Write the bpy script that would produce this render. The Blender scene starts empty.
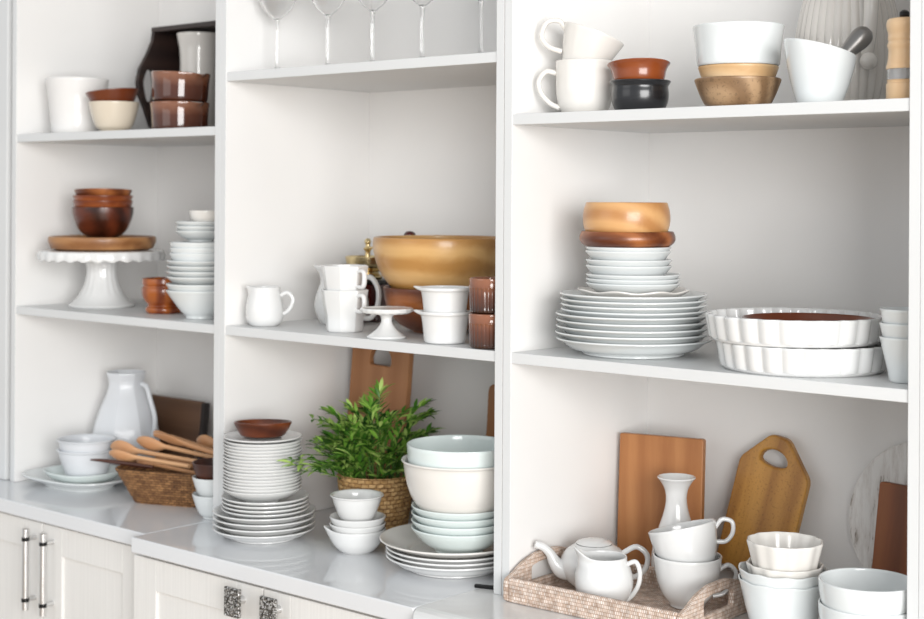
import bpy, bmesh, math, random
from mathutils import Vector, Matrix, Euler
random.seed(7)
PI = math.pi
scene = bpy.context.scene
C = scene.collection
ORD = ['topmost', 'second', 'third', 'fourth', 'fifth', 'sixth', 'seventh', 'eighth', 'ninth', 'tenth', 'eleventh',
       'twelfth', 'thirteenth', 'fourteenth', 'fifteenth', 'sixteenth', 'seventeenth', 'eighteenth']

# ------------------------------------------------------------------ materials
def lin(c):
    return tuple((x / 12.92 if x <= .04045 else ((x + .055) / 1.055) ** 2.4) for x in c) + (1,)

def mat(name, col, rough=.4, metal=0, spec=.5, coat=0, trans=0, ior=1.5):
    m = bpy.data.materials.new(name); m.use_nodes = True
    b = m.node_tree.nodes['Principled BSDF']
    b.inputs['Base Color'].default_value = lin(col)
    b.inputs['Roughness'].default_value = rough
    b.inputs['Metallic'].default_value = metal
    b.inputs['Specular IOR Level'].default_value = spec
    b.inputs['Coat Weight'].default_value = coat
    b.inputs['Coat Roughness'].default_value = .05
    b.inputs['Transmission Weight'].default_value = trans
    b.inputs['IOR'].default_value = ior
    return m

def nodes(m):
    return m.node_tree.nodes, m.node_tree.links, m.node_tree.nodes['Principled BSDF']

def ramp(n, stops):
    r = n.new('ShaderNodeValToRGB'); e = r.color_ramp.elements
    while len(e) < len(stops): e.new(.5)
    for k, (p, c) in enumerate(stops): e[k].position = p; e[k].color = lin(c)
    return r

def bump(m, src, strength, dist=.002):
    n, l, b = nodes(m)
    bp = n.new('ShaderNodeBump'); bp.inputs['Strength'].default_value = strength; bp.inputs['Distance'].default_value = dist
    l.new(src, bp.inputs['Height']); l.new(bp.outputs[0], b.inputs['Normal'])

def ceramic(name, col, rough=.14, var=.015):
    m = mat(name, col, rough, coat=.3)
    n, l, b = nodes(m)
    tc = n.new('ShaderNodeTexCoord'); ns = n.new('ShaderNodeTexNoise'); ns.inputs['Scale'].default_value = 14
    l.new(tc.outputs['Object'], ns.inputs['Vector'])
    r = ramp(n, [(.3, tuple(max(0, c - var) for c in col)), (.7, col)])
    l.new(ns.outputs['Fac'], r.inputs[0]); l.new(r.outputs[0], b.inputs['Base Color'])
    return m

def wood(name, dark, light, axis='Z', scale=1.0, rough=.38, rings=.35, coat=.15, specks=0):
    m = mat(name, light, rough, coat=coat)
    n, l, b = nodes(m)
    tc = n.new('ShaderNodeTexCoord'); mp = n.new('ShaderNodeMapping')
    s = {'X': (1.2, 14, 14), 'Y': (14, 1.2, 14), 'Z': (14, 14, 1.2)}[axis]
    mp.inputs['Scale'].default_value = tuple(v * scale for v in s)
    mp.inputs['Location'].default_value = (random.random() * 5, random.random() * 5, random.random() * 5)
    l.new(tc.outputs['Object'], mp.inputs['Vector'])
    ns = n.new('ShaderNodeTexNoise'); ns.inputs['Scale'].default_value = 3.0; ns.inputs['Detail'].default_value = 7
    ns.inputs['Distortion'].default_value = .8; ns.inputs['Roughness'].default_value = .62
    l.new(mp.outputs[0], ns.inputs['Vector'])
    wv = n.new('ShaderNodeTexWave'); wv.wave_type = 'RINGS'; wv.rings_direction = axis
    wv.inputs['Scale'].default_value = .7; wv.inputs['Distortion'].default_value = 4; wv.inputs['Detail'].default_value = 3
    l.new(mp.outputs[0], wv.inputs['Vector'])
    mx = n.new('ShaderNodeMix'); mx.inputs[0].default_value = rings
    l.new(ns.outputs['Fac'], mx.inputs[2]); l.new(wv.outputs['Fac'], mx.inputs[3])
    mid = tuple((a + c) / 2 for a, c in zip(dark, light))
    r = ramp(n, [(.28, dark), (.5, mid), (.72, light)])
    l.new(mx.outputs[0], r.inputs[0])
    out = r.outputs[0]
    if specks:
        n2 = n.new('ShaderNodeTexNoise'); n2.inputs['Scale'].default_value = 240; n2.inputs['Detail'].default_value = 2
        l.new(tc.outputs['Object'], n2.inputs['Vector'])
        r2 = ramp(n, [(.3, tuple(c * .55 for c in dark)), (.44, (1, 1, 1))])
        l.new(n2.outputs['Fac'], r2.inputs[0])
        m2 = n.new('ShaderNodeMix'); m2.data_type = 'RGBA'; m2.blend_type = 'MULTIPLY'; m2.inputs[0].default_value = specks
        l.new(out, m2.inputs[6]); l.new(r2.outputs[0], m2.inputs[7]); out = m2.outputs[2]
    l.new(out, b.inputs['Base Color'])
    bump(m, ns.outputs['Fac'], .12, .001)
    return m

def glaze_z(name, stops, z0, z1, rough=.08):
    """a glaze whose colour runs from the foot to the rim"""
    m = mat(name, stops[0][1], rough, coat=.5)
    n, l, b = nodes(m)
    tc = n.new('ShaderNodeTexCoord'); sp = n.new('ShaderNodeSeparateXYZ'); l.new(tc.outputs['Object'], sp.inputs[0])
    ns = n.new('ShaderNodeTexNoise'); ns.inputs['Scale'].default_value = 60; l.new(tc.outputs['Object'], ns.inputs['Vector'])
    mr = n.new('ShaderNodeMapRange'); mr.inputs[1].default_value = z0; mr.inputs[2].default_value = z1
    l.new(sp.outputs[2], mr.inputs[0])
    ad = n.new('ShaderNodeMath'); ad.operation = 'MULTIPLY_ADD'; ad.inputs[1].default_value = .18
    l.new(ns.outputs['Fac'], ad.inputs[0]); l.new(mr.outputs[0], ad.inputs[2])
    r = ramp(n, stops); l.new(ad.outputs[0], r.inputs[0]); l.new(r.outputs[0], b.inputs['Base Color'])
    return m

def weave(name, dark, light, mortar, rw, rh, rough=.7, bumpd=.002):
    m = mat(name, light, rough)
    n, l, b = nodes(m)
    tc = n.new('ShaderNodeTexCoord')
    br = n.new('ShaderNodeTexBrick'); br.inputs['Scale'].default_value = 1
    br.inputs['Brick Width'].default_value = rw; br.inputs['Row Height'].default_value = rh
    br.inputs['Mortar Size'].default_value = rh * .14; br.inputs['Mortar Smooth'].default_value = .7
    br.inputs['Color1'].default_value = lin(dark); br.inputs['Color2'].default_value = lin(light)
    br.inputs['Mortar'].default_value = lin(mortar); br.inputs['Bias'].default_value = .1
    l.new(tc.outputs['UV'], br.inputs['Vector'])
    ns = n.new('ShaderNodeTexNoise'); ns.inputs['Scale'].default_value = 70; ns.inputs['Detail'].default_value = 4
    l.new(tc.outputs['Object'], ns.inputs['Vector'])
    r = ramp(n, [(.32, (.74, .70, .67)), (.62, (1, 1, 1))]); l.new(ns.outputs['Fac'], r.inputs[0])
    mx = n.new('ShaderNodeMix'); mx.data_type = 'RGBA'; mx.blend_type = 'MULTIPLY'; mx.inputs[0].default_value = .8
    l.new(br.outputs['Color'], mx.inputs[6]); l.new(r.outputs[0], mx.inputs[7]); l.new(mx.outputs[2], b.inputs['Base Color'])
    iv = n.new('ShaderNodeMath'); iv.operation = 'SUBTRACT'; iv.inputs[0].default_value = 1; l.new(br.outputs['Fac'], iv.inputs[1])
    bump(m, iv.outputs[0], .9, bumpd)
    return m

def painted(name, col, rough=.45, grain=0):
    m = mat(name, col, rough)
    n, l, b = nodes(m)
    tc = n.new('ShaderNodeTexCoord'); mp = n.new('ShaderNodeMapping')
    mp.inputs['Scale'].default_value = (160, 160, 3) if grain else (3, 3, 3)
    l.new(tc.outputs['Object'], mp.inputs['Vector'])
    ns = n.new('ShaderNodeTexNoise'); ns.inputs['Scale'].default_value = 1.0; ns.inputs['Detail'].default_value = 3
    l.new(mp.outputs[0], ns.inputs['Vector'])
    d = .022 if grain else .012
    r = ramp(n, [(.3, tuple(c - d for c in col)), (.7, tuple(min(1, c + d * .4) for c in col))])
    l.new(ns.outputs['Fac'], r.inputs[0]); l.new(r.outputs[0], b.inputs['Base Color'])
    if grain: bump(m, ns.outputs['Fac'], .15, .0006)
    return m

M = {}
M['white'] = ceramic('white_glaze', (.88, .88, .876))
M['cool'] = ceramic('cool_white_glaze', (.87, .883, .883))
M['mint'] = ceramic('pale_mint_glaze', (.86, .895, .888))
M['ivory'] = ceramic('ivory_glaze', (.885, .87, .848), .2)
M['cream'] = ceramic('cream_glaze', (.85, .80, .725), .25)
M['greyw'] = ceramic('grey_white_stoneware', (.85, .86, .875), .42)
M['matte'] = ceramic('matte_white_pottery', (.90, .89, .88), .6)
M['pearl'] = ceramic('pearl_glaze', (.84, .82, .795), .12)
M['rust'] = ceramic('rust_brown_glaze', (.44, .22, .12), .3, .05)
M['orange'] = ceramic('burnt_orange_glaze', (.56, .29, .15), .2, .06)
M['black'] = ceramic('black_glaze', (.13, .13, .14), .25, .04)
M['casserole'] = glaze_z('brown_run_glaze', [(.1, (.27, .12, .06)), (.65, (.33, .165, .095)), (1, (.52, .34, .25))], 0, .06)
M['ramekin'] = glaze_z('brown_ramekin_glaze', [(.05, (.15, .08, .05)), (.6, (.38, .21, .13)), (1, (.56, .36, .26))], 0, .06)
M['bamboo'] = wood('bamboo_wood', (.70, .51, .28), (.82, .65, .42), 'X', .7, .32, .55)
M['acacia'] = wood('reddish_acacia', (.36, .17, .075), (.64, .38, .19), 'X', .7, .35, .4)
M['darkbowl'] = wood('dark_red_wood', (.18, .065, .03), (.38, .17, .09), 'X', .8, .3, .4)
M['redwood'] = wood('orange_red_wood', (.43, .19, .08), (.60, .32, .15), 'X', .8, .28, .4)
M['goblet'] = wood('lacquered_red_wood', (.45, .19, .06), (.66, .35, .12), 'Z', .8, .22, .5, .5)
M['ltwood'] = wood('light_honey_wood', (.72, .51, .31), (.83, .64, .43), 'X', .8, .3, .5)
M['pine'] = wood('pale_pine', (.80, .65, .47), (.90, .78, .62), 'X', 1.0, .4, .5)
M['oak'] = wood('brown_oak', (.52, .40, .28), (.70, .57, .43), 'X', 1.0, .45, .55, specks=.35)
M['roundboard'] = wood('tan_board', (.52, .34, .19), (.70, .51, .32), 'X', .8, .45, .4)
M['walnutdish'] = wood('walnut_dish', (.28, .12, .055), (.47, .24, .13), 'X', .8, .35, .4)
M['board1'] = wood('cherry_board', (.60, .38, .21), (.71, .49, .30), 'Z', .7, .5, .25, coat=0)
M['board2'] = wood('teak_board', (.56, .37, .14), (.73, .53, .24), 'Z', .8, .4, .3, specks=.3)
M['board3'] = wood('red_walnut_board', (.42, .22, .11), (.58, .34, .18), 'Z', .6, .5, .4, coat=0)
M['boardb2'] = wood('light_brown_board', (.60, .40, .25), (.68, .48, .32), 'Z', .7, .5, .25, coat=0)
M['boarddk'] = wood('dark_brown_board', (.35, .245, .175), (.43, .31, .225), 'X', .8, .5, .3)
M['endgrain'] = mat('dark_end_band', (.16, .13, .12), .6)
M['wenge'] = wood('wenge_tray', (.13, .085, .075), (.21, .145, .125), 'X', .8, .5, .3)
M['spoon'] = wood('spoon_wood', (.76, .55, .38), (.86, .68, .51), 'X', .8, .5, .3)
M['spoon2'] = wood('spoon_wood_brown', (.68, .47, .31), (.80, .60, .43), 'X', .8, .5, .3)
M['dkspoon'] = wood('dark_spoon_wood', (.20, .10, .07), (.31, .17, .12), 'X', .8, .4, .3)
M['mill'] = wood('mill_beech', (.83, .69, .53), (.90, .79, .64), 'Z', .8, .35, .35)
M['wicker'] = weave('brown_wicker', (.45, .30, .17), (.66, .48, .30), (.25, .15, .08), .016, .0065)
M['rattan'] = weave('whitewashed_rattan', (.90, .79, .71), (.99, .95, .92), (.80, .68, .59), .0034, .0060, .75, .0014)
M['seagrass'] = weave('seagrass_cord', (.70, .54, .33), (.84, .69, .48), (.60, .44, .26), .0155, .0085, .7, .002)
M['brass'] = mat('polished_brass', (.86, .78, .60), .24, 1)
M['redbody'] = wood('mahogany_body', (.20, .04, .03), (.33, .08, .05), 'Z', .8, .25, .3, .4)
M['blackmetal'] = mat('black_metal', (.06, .06, .065), .35, .3)
M['chrome'] = mat('brushed_chrome', (.88, .88, .88), .30, 1)
M['gunmetal'] = mat('grey_stone_pestle', (.52, .51, .50), .36, .85)
M['soil'] = mat('dark_soil', (.16, .11, .07), .9)
M['panel'] = painted('white_laminate', (.925, .919, .912), .42)
M['edge'] = painted('white_laminate_shaded', (.845, .848, .848), .4)  # greyer copy of the laminate, shade of the front faces put into its colour
M['door'] = painted('white_grained_door', (.90, .895, .885), .42, 1)
M['wall'] = painted('white_wall_paint', (.88, .875, .87), .8)
M['floor'] = wood('pale_floor_boards', (.62, .53, .43), (.75, .66, .55), 'X', .25, .5, .3)
m = M['worktop'] = painted('pale_grey_worktop', (.87, .876, .886), .06); m.node_tree.nodes['Principled BSDF'].inputs['Specular IOR Level'].default_value = .75
m = M['glass'] = mat('clear_glass', (1, 1, 1), .0, trans=1, ior=1.45)
m = M['acrylic'] = mat('clear_acrylic', (.95, .95, .95), .05, trans=.7)
# pocked chrome of the square knobs
m = M['crystal'] = mat('pocked_silver', (.55, .54, .53), .3, .9)
n, l, b = nodes(m)
tc = n.new('ShaderNodeTexCoord'); vo = n.new('ShaderNodeTexVoronoi'); vo.inputs['Scale'].default_value = 400
l.new(tc.outputs['Object'], vo.inputs['Vector'])
r = ramp(n, [(.15, (.20, .19, .18)), (.5, (.50, .49, .47)), (.8, (.92, .92, .92))]); l.new(vo.outputs['Color'], r.inputs[0]); l.new(r.outputs[0], b.inputs['Base Color'])
bump(m, vo.outputs['Distance'], .8, .002)
# distressed white paint over grey wood
m = M['distressed'] = mat('distressed_white_paint', (.85, .84, .82), .7)
n, l, b = nodes(m)
tc = n.new('ShaderNodeTexCoord'); mp = n.new('ShaderNodeMapping'); mp.inputs['Scale'].default_value = (60, 60, 9)
l.new(tc.outputs['Object'], mp.inputs[0])
ns = n.new('ShaderNodeTexNoise'); ns.inputs['Scale'].default_value = 1.6; ns.inputs['Detail'].default_value = 6; ns.inputs['Roughness'].default_value = .7
l.new(mp.outputs[0], ns.inputs['Vector'])
r = ramp(n, [(.36, (.55, .51, .47)), (.43, (.86, .845, .83)), (.6, (.93, .925, .915))]); l.new(ns.outputs['Fac'], r.inputs[0]); l.new(r.outputs[0], b.inputs['Base Color'])
bump(m, ns.outputs['Fac'], .4, .002)
# leaves: every blade its own green
def leafmat():
    m = mat('green_leaf', (.3, .5, .15), .45)
    n, l, b = nodes(m)
    g = n.new('ShaderNodeNewGeometry')
    r = ramp(n, [(0, (.13, .29, .09)), (.3, (.28, .48, .14)), (.6, (.47, .65, .24)), (1, (.72, .82, .46))])
    l.new(g.outputs['Random Per Island'], r.inputs[0]); l.new(r.outputs[0], b.inputs['Base Color'])
    b.inputs['Subsurface Weight'].default_value = 0
    return m
M['leaf'] = leafmat()
M['stem'] = mat('green_stem', (.27, .42, .13), .5)

# ------------------------------------------------------------------ mesh helpers
def finish(bm, name, material, angle=38):
    bmesh.ops.recalc_face_normals(bm, faces=bm.faces)
    me = bpy.data.meshes.new(name); bm.to_mesh(me); bm.free()
    for p in me.polygons: p.use_smooth = True
    me.set_sharp_from_angle(angle=math.radians(angle))
    me.materials.append(material)
    return me

def tag(o, label=None, cat=None, group=None, kind=None):
    if label: o['label'] = label
    if cat: o['category'] = cat
    if group: o['group'] = group
    if kind: o['kind'] = kind
    return o

def thing(name, label, cat, loc=(0, 0, 0), rot=(0, 0, 0), group=None):
    o = bpy.data.objects.new(name, None); C.objects.link(o); o.empty_display_size = .02
    o.location = loc; o.rotation_euler = rot
    return tag(o, label, cat, group)

def part(name, me, parent, loc=(0, 0, 0), rot=(0, 0, 0), label=None):
    o = bpy.data.objects.new(name, me); C.objects.link(o); o.parent = parent
    o.location = loc; o.rotation_euler = rot
    if label: o['label'] = label
    return o

def single(name, me, label, cat, loc=(0, 0, 0), rot=(0, 0, 0), group=None):
    o = bpy.data.objects.new(name, me); C.objects.link(o)
    o.location = loc; o.rotation_euler = rot
    return tag(o, label, cat, group)

def catmull(pts, k=6):
    """centripetal Catmull-Rom through pts"""
    if len(pts) < 3: return list(pts)
    ext = lambda a, b: tuple(2 * x - y for x, y in zip(a, b))
    P = [ext(pts[0], pts[1])] + [tuple(p) for p in pts] + [ext(pts[-1], pts[-2])]; out = []
    for i in range(1, len(P) - 2):
        a, b, c, d = P[i - 1], P[i], P[i + 1], P[i + 2]
        t0 = 0; t1 = t0 + max(1e-6, math.dist(a[:3], b[:3])) ** .5; t2 = t1 + max(1e-6, math.dist(b[:3], c[:3])) ** .5; t3 = t2 + max(1e-6, math.dist(c[:3], d[:3])) ** .5
        L = lambda u, v, s, e, t: tuple((x * (e - t) + y * (t - s)) / (e - s) for x, y in zip(u, v))
        for j in range(k):
            t = t1 + (t2 - t1) * j / k
            A1, A2, A3 = L(a, b, t0, t1, t), L(b, c, t1, t2, t), L(c, d, t2, t3, t)
            out.append(L(L(A1, A2, t0, t2, t), L(A2, A3, t1, t3, t), t1, t2, t))
    out.append(tuple(pts[-1]))
    return out

PROF = {}
def revolve(prof, name, material, seg=64, mod=None, angle=38, uv=False):
    """lathe a profile of (r, z); r = 0 ends become poles; mod(theta, r, z, i) -> (r, z)"""
    bm = bmesh.new(); rings = []
    for i, (r, z) in enumerate(prof):
        if r < 1e-5:
            rings.append([bm.verts.new((0, 0, z))]); continue
        ring = []
        for s in range(seg):
            th = 2 * PI * s / seg
            rr, zz = mod(th, r, z, i) if mod else (r, z)
            ring.append(bm.verts.new((rr * math.cos(th), rr * math.sin(th), zz)))
        rings.append(ring)
    lay = bm.loops.layers.uv.new('UVMap') if uv else None
    arc = [0]
    for i in range(1, len(prof)): arc.append(arc[-1] + math.dist(prof[i], prof[i - 1]))
    R = max(p[0] for p in prof)
    for i in range(len(rings) - 1):
        A, B = rings[i], rings[i + 1]
        if len(A) == 1 and len(B) == 1: continue
        for s in range(seg):
            t = (s + 1) % seg
            if len(A) == 1: f = bm.faces.new((A[0], B[s], B[t])); uvs = ((s, i), (s, i + 1), (s + 1, i + 1))
            elif len(B) == 1: f = bm.faces.new((A[s], B[0], A[t])); uvs = ((s, i), (s, i + 1), (s + 1, i))
            else: f = bm.faces.new((A[s], B[s], B[t], A[t])); uvs = ((s, i), (s, i + 1), (s + 1, i + 1), (s + 1, i))
            if lay:
                for lp, (u, v) in zip(f.loops, uvs): lp[lay].uv = (u / seg * 2 * PI * R, arc[v])
    me = finish(bm, name, material, angle); PROF[me.name] = prof
    return me

def shell(pts, t, floor=None, k=6, rimk=3):
    """closed profile of a vessel whose outside runs through pts (foot to rim) with wall thickness t"""
    z0 = pts[0][1]; o = [(r, max(z, z0)) for r, z in catmull(pts, k)]
    if floor is None: floor = z0 + t * 1.3
    inner = []
    for i, (r, z) in enumerate(o):
        a = o[max(i - 1, 0)]; b = o[min(i + 1, len(o) - 1)]
        dx, dz = b[0] - a[0], b[1] - a[1]; L = math.hypot(dx, dz) or 1
        q = (r - dz / L * t, z + dx / L * t)
        if q[0] > .002 and q[1] > floor: inner.append(q)
    a, b = o[-2], o[-1]; dx, dz = b[0] - a[0], b[1] - a[1]; L = math.hypot(dx, dz); tx, tz = dx / L, dz / L
    e = inner[-1] if inner else b
    cx, cz = (b[0] + e[0]) / 2, (b[1] + e[1]) / 2; rim = []
    for j in range(1, rimk + 1):
        an = PI * j / (rimk + 1); hx, hz = (b[0] - e[0]) / 2, (b[1] - e[1]) / 2
        rim.append((cx + hx * math.cos(an) + tx * t / 2 * math.sin(an), cz + hz * math.cos(an) + tz * t / 2 * math.sin(an)))
    inn = list(reversed(inner))
    clean = [inn[0]] if inn else []
    for q in inn[1:]:
        if q[1] < clean[-1][1] - 1e-6 or q[0] < clean[-1][0] - 1e-6: clean.append(q)
    return [(0, z0)] + o + rim + clean + [(0, max(floor, clean[-1][1] if clean and clean[-1][1] < floor + .002 else floor))]

def flute(n, amp, z0=0, z1=.01, sharp=False):
    def f(th, r, z, i):
        k = min(1, max(0, (z - z0) / max(1e-6, z1 - z0)))
        w = abs(math.sin(n * th / 2)) if sharp else (.5 + .5 * math.cos(n * th))
        return r * (1 + amp * k * (w - .5)), z
    return f

def frames(path):
    T = []
    for i in range(len(path)):
        a = path[max(i - 1, 0)]; b = path[min(i + 1, len(path) - 1)]
        T.append((b - a).normalized())
    up = Vector((0, 0, 1)) if abs(T[0].z) < .9 else Vector((1, 0, 0))
    n = (up - T[0] * up.dot(T[0])).normalized(); out = []
    for t in T:
        n = (n - t * n.dot(t)).normalized(); out.append((t, n, t.cross(n)))
    return out

def tube_bm(bm, pts, rad, seg=12, flat=1.0, k=6, nrm=None):
    """swept tube; rad is a number or one per control point; flat squeezes across the first normal"""
    if not isinstance(rad, (list, tuple)): rad = [rad] * len(pts)
    P = catmull([tuple(p) + (r,) for p, r in zip(pts, rad)], k)
    path = [Vector(p[:3]) for p in P]; fr = frames(path); rings = []
    for p, q, (t, n, b) in zip(path, P, fr):
        if nrm is not None:
            n = Vector(nrm); n = (n - t * n.dot(t)).normalized(); b = t.cross(n)
        rings.append([bm.verts.new(p + n * math.cos(2 * PI * s / seg) * q[3] * flat + b * math.sin(2 * PI * s / seg) * q[3]) for s in range(seg)])
    for A, B in zip(rings, rings[1:]):
        for s in range(seg): bm.faces.new((A[s], A[(s + 1) % seg], B[(s + 1) % seg], B[s]))
    bm.faces.new(rings[0]); bm.faces.new(list(reversed(rings[-1])))

def tube(pts, rad, name, material, **kw):
    bm = bmesh.new(); tube_bm(bm, pts, rad, **kw); return finish(bm, name, material, 50)

def box_bm(bm, x0, x1, y0, y1, z0, z1, bev=0, seg=2):
    r = bmesh.ops.create_cube(bm, size=1); vs = r['verts']
    for v in vs: v.co = Vector((x0 + (v.co.x + .5) * (x1 - x0), y0 + (v.co.y + .5) * (y1 - y0), z0 + (v.co.z + .5) * (z1 - z0)))
    if bev:
        es = {e for v in vs for e in v.link_edges}
        bmesh.ops.bevel(bm, geom=list(es), offset=bev, segments=seg, affect='EDGES', profile=.5)

def box(x0, x1, y0, y1, z0, z1, name, material, bev=.0012, seg=2):
    bm = bmesh.new(); box_bm(bm, x0, x1, y0, y1, z0, z1, bev, seg); return finish(bm, name, material, 8)

def board_me(outline, holes, th, name, material, bev=.003):
    """flat board in local XZ (Y is its thickness, centred), with holes cut through"""
    bm = bmesh.new(); edges = []
    for loop in [outline] + holes:
        vs = [bm.verts.new((x, -th / 2, z)) for x, z in loop]
        edges += [bm.edges.new((vs[i], vs[(i + 1) % len(vs)])) for i in range(len(vs))]
    bmesh.ops.triangle_fill(bm, edges=edges, use_beauty=True, use_dissolve=False)
    r = bmesh.ops.extrude_face_region(bm, geom=list(bm.faces))
    for g in r['geom']:
        if isinstance(g, bmesh.types.BMVert): g.co.y += th
    bmesh.ops.recalc_face_normals(bm, faces=bm.faces)
    es = [e for e in bm.edges if len(e.link_faces) == 2 and e.calc_face_angle(0) > 1.2 and abs(e.verts[0].co.y - e.verts[1].co.y) < 1e-6]
    if bev: bmesh.ops.bevel(bm, geom=es, offset=bev, segments=2, affect='EDGES', profile=.5)
    return finish(bm, name, material, 15)

def rrect(x0, x1, z0, z1, r, k=5):
    out = []
    for cx, cz, a in ((x1 - r, z0 + r, -90), (x1 - r, z1 - r, 0), (x0 + r, z1 - r, 90), (x0 + r, z0 + r, 180)):
        for j in range(k + 1):
            an = math.radians(a + 90 * j / k); out.append((cx + r * math.cos(an), cz + r * math.sin(an)))
    return out

def roundpoly(pts, r, k=4):
    out = []; n = len(pts)
    for i in range(n):
        p = Vector(pts[i]); a = Vector(pts[i - 1]); b = Vector(pts[(i + 1) % n])
        da, db = (a - p), (b - p); ra = min(r, da.length * .45); rb = min(r, db.length * .45)
        s, e = p + da.normalized() * ra, p + db.normalized() * rb
        for j in range(k + 1):
            t = j / k; q = s * (1 - t) ** 2 + p * 2 * t * (1 - t) + e * t * t; out.append((q.x, q.y))
    return out

def circle2(cx, cz, r, k=28, sx=1):
    return [(cx + sx * r * math.cos(2 * PI * j / k), cz + r * math.sin(2 * PI * j / k)) for j in range(k)]

def dirv(deg, r=1, z=0):
    a = math.radians(deg); return Vector((r * math.cos(a), r * math.sin(a), z))

CAMYAW = 41.06   # direction in plan that runs to the right across the picture

# ------------------------------------------------------------------ the setting
CT, MID, TOP, TOP2, DEP = .900, 1.3199, 1.7297, 1.8393, .4178
def struct(name, me):
    o = bpy.data.objects.new(name, me); C.objects.link(o); o['kind'] = 'structure'; return o
struct('floor', box(-3.2, 3.4, -4.5, .50, -.05, 0, 'floor', M['floor'], 0))
struct('wall_back', box(-3.2, 3.4, .45, .55, 0, 2.75, 'wall_back', M['wall'], 0))
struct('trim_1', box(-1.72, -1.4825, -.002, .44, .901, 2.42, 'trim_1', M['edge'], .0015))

# ------------------------------------------------------------------ shelving units
def shelf_unit(x0, x1, shelves, label):
    """x0, x1 inner faces; side panels 17 mm outside them"""
    t = thing('shelf_unit', label, 'shelving', ((x0 + x1) / 2, DEP / 2, CT)); ox, oy = (x0 + x1) / 2, DEP / 2
    pw = .0164
    hz = 2.42 - CT
    part('side_panel', box(x0 - pw - ox, x0 - ox, -oy, DEP - oy, .0005, hz, 'side_panel', M['panel'], .0008), t)
    part('side_panel', box(x1 - ox, x1 + pw - ox, -oy, DEP - oy, .0005, hz, 'side_panel', M['panel'], .0008), t)
    part('back_panel', box(x0 - pw - ox, x1 + pw - ox, DEP - oy, DEP + .012 - oy, .0005, hz, 'back_panel', M['panel'], 0), t)
    for xx in (x0 - pw - ox, x1 - ox):  # thin added strips, painted greyer so the panel fronts look shaded
        part('front_shade_strip', box(xx, xx + pw, -oy - .0012, -oy - .0001, .0005, hz, 'front_shade_strip', M['edge'], .0003), t, label='grey strip that paints shade on the front edge')
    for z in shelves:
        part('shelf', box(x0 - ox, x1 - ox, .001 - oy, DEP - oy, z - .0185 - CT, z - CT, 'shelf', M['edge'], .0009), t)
    part('top_panel', box(x0 - ox, x1 - ox, -oy, DEP - oy, hz - .018, hz, 'top_panel', M['panel'], .0008), t)
    return t
shelf_unit(-1.4458, -.7113, (MID, TOP), 'left white open shelf unit with the cake stand and brown casseroles')
shelf_unit(-.6781, .0422, (MID, TOP2), 'middle white open shelf unit with wine glasses on its top shelf')
shelf_unit(.0772, .796, (MID, TOP), 'right white open shelf unit with pepper mill on its top shelf')
shelf_unit(.8296, 1.55, (MID, TOP2), 'white open shelf unit cut off at the right picture edge')

# ------------------------------------------------------------------ worktops and base cabinets
def worktop(x0, x1, yf, th, label, bev=.0022, seg=3):
    cx = (x0 + x1) / 2
    single('worktop', box(x0 - cx, x1 - cx, yf, .447, -th, 0, 'worktop', M['worktop'], bev, seg), label, 'worktop', (cx, 0, CT))
worktop(-1.95, -.7745, -.125, .031, 'glossy pale grey worktop section at far left under the wicker basket')
worktop(-.7738, .0, -.160, .031, 'glossy pale grey worktop under the middle plate stacks and potted plant')
bm = bmesh.new(); box_bm(bm, 0.0, 1.60, -.188, .447, -.075, 0)
es = [e for e in bm.edges if (abs(e.verts[0].co.y + .188) < 1e-5 and abs(e.verts[1].co.y + .188) < 1e-5 and
      (abs(e.verts[0].co.z - e.verts[1].co.z) > .01 and e.verts[0].co.x < .1 or abs(e.verts[0].co.z) < 1e-5 and abs(e.verts[1].co.z) < 1e-5))]
bmesh.ops.bevel(bm, geom=es, offset=.045, segments=8, affect='EDGES', profile=.5)
single('worktop', finish(bm, 'worktop', M['white'], 4), 'white worktop section with rounded front corner under the rattan tray', 'worktop', (.0004, 0, CT))

def door_me(w, h, stile, rail):
    """shaker door, local x 0..w, z 0..h, front face at y = 0 (faces -Y)"""
    bm = bmesh.new()
    box_bm(bm, 0, stile, 0, .02, 0, h, .0012); box_bm(bm, w - stile, w, 0, .02, 0, h, .0012)
    box_bm(bm, stile, w - stile, 0, .02, h - rail, h, .0012); box_bm(bm, stile, w - stile, 0, .02, 0, rail, .0012)
    box_bm(bm, stile - .001, w - stile + .001, .0065, .018, rail - .001, h - rail + .001, 0)
    return finish(bm, 'door', M['door'], 14)

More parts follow.
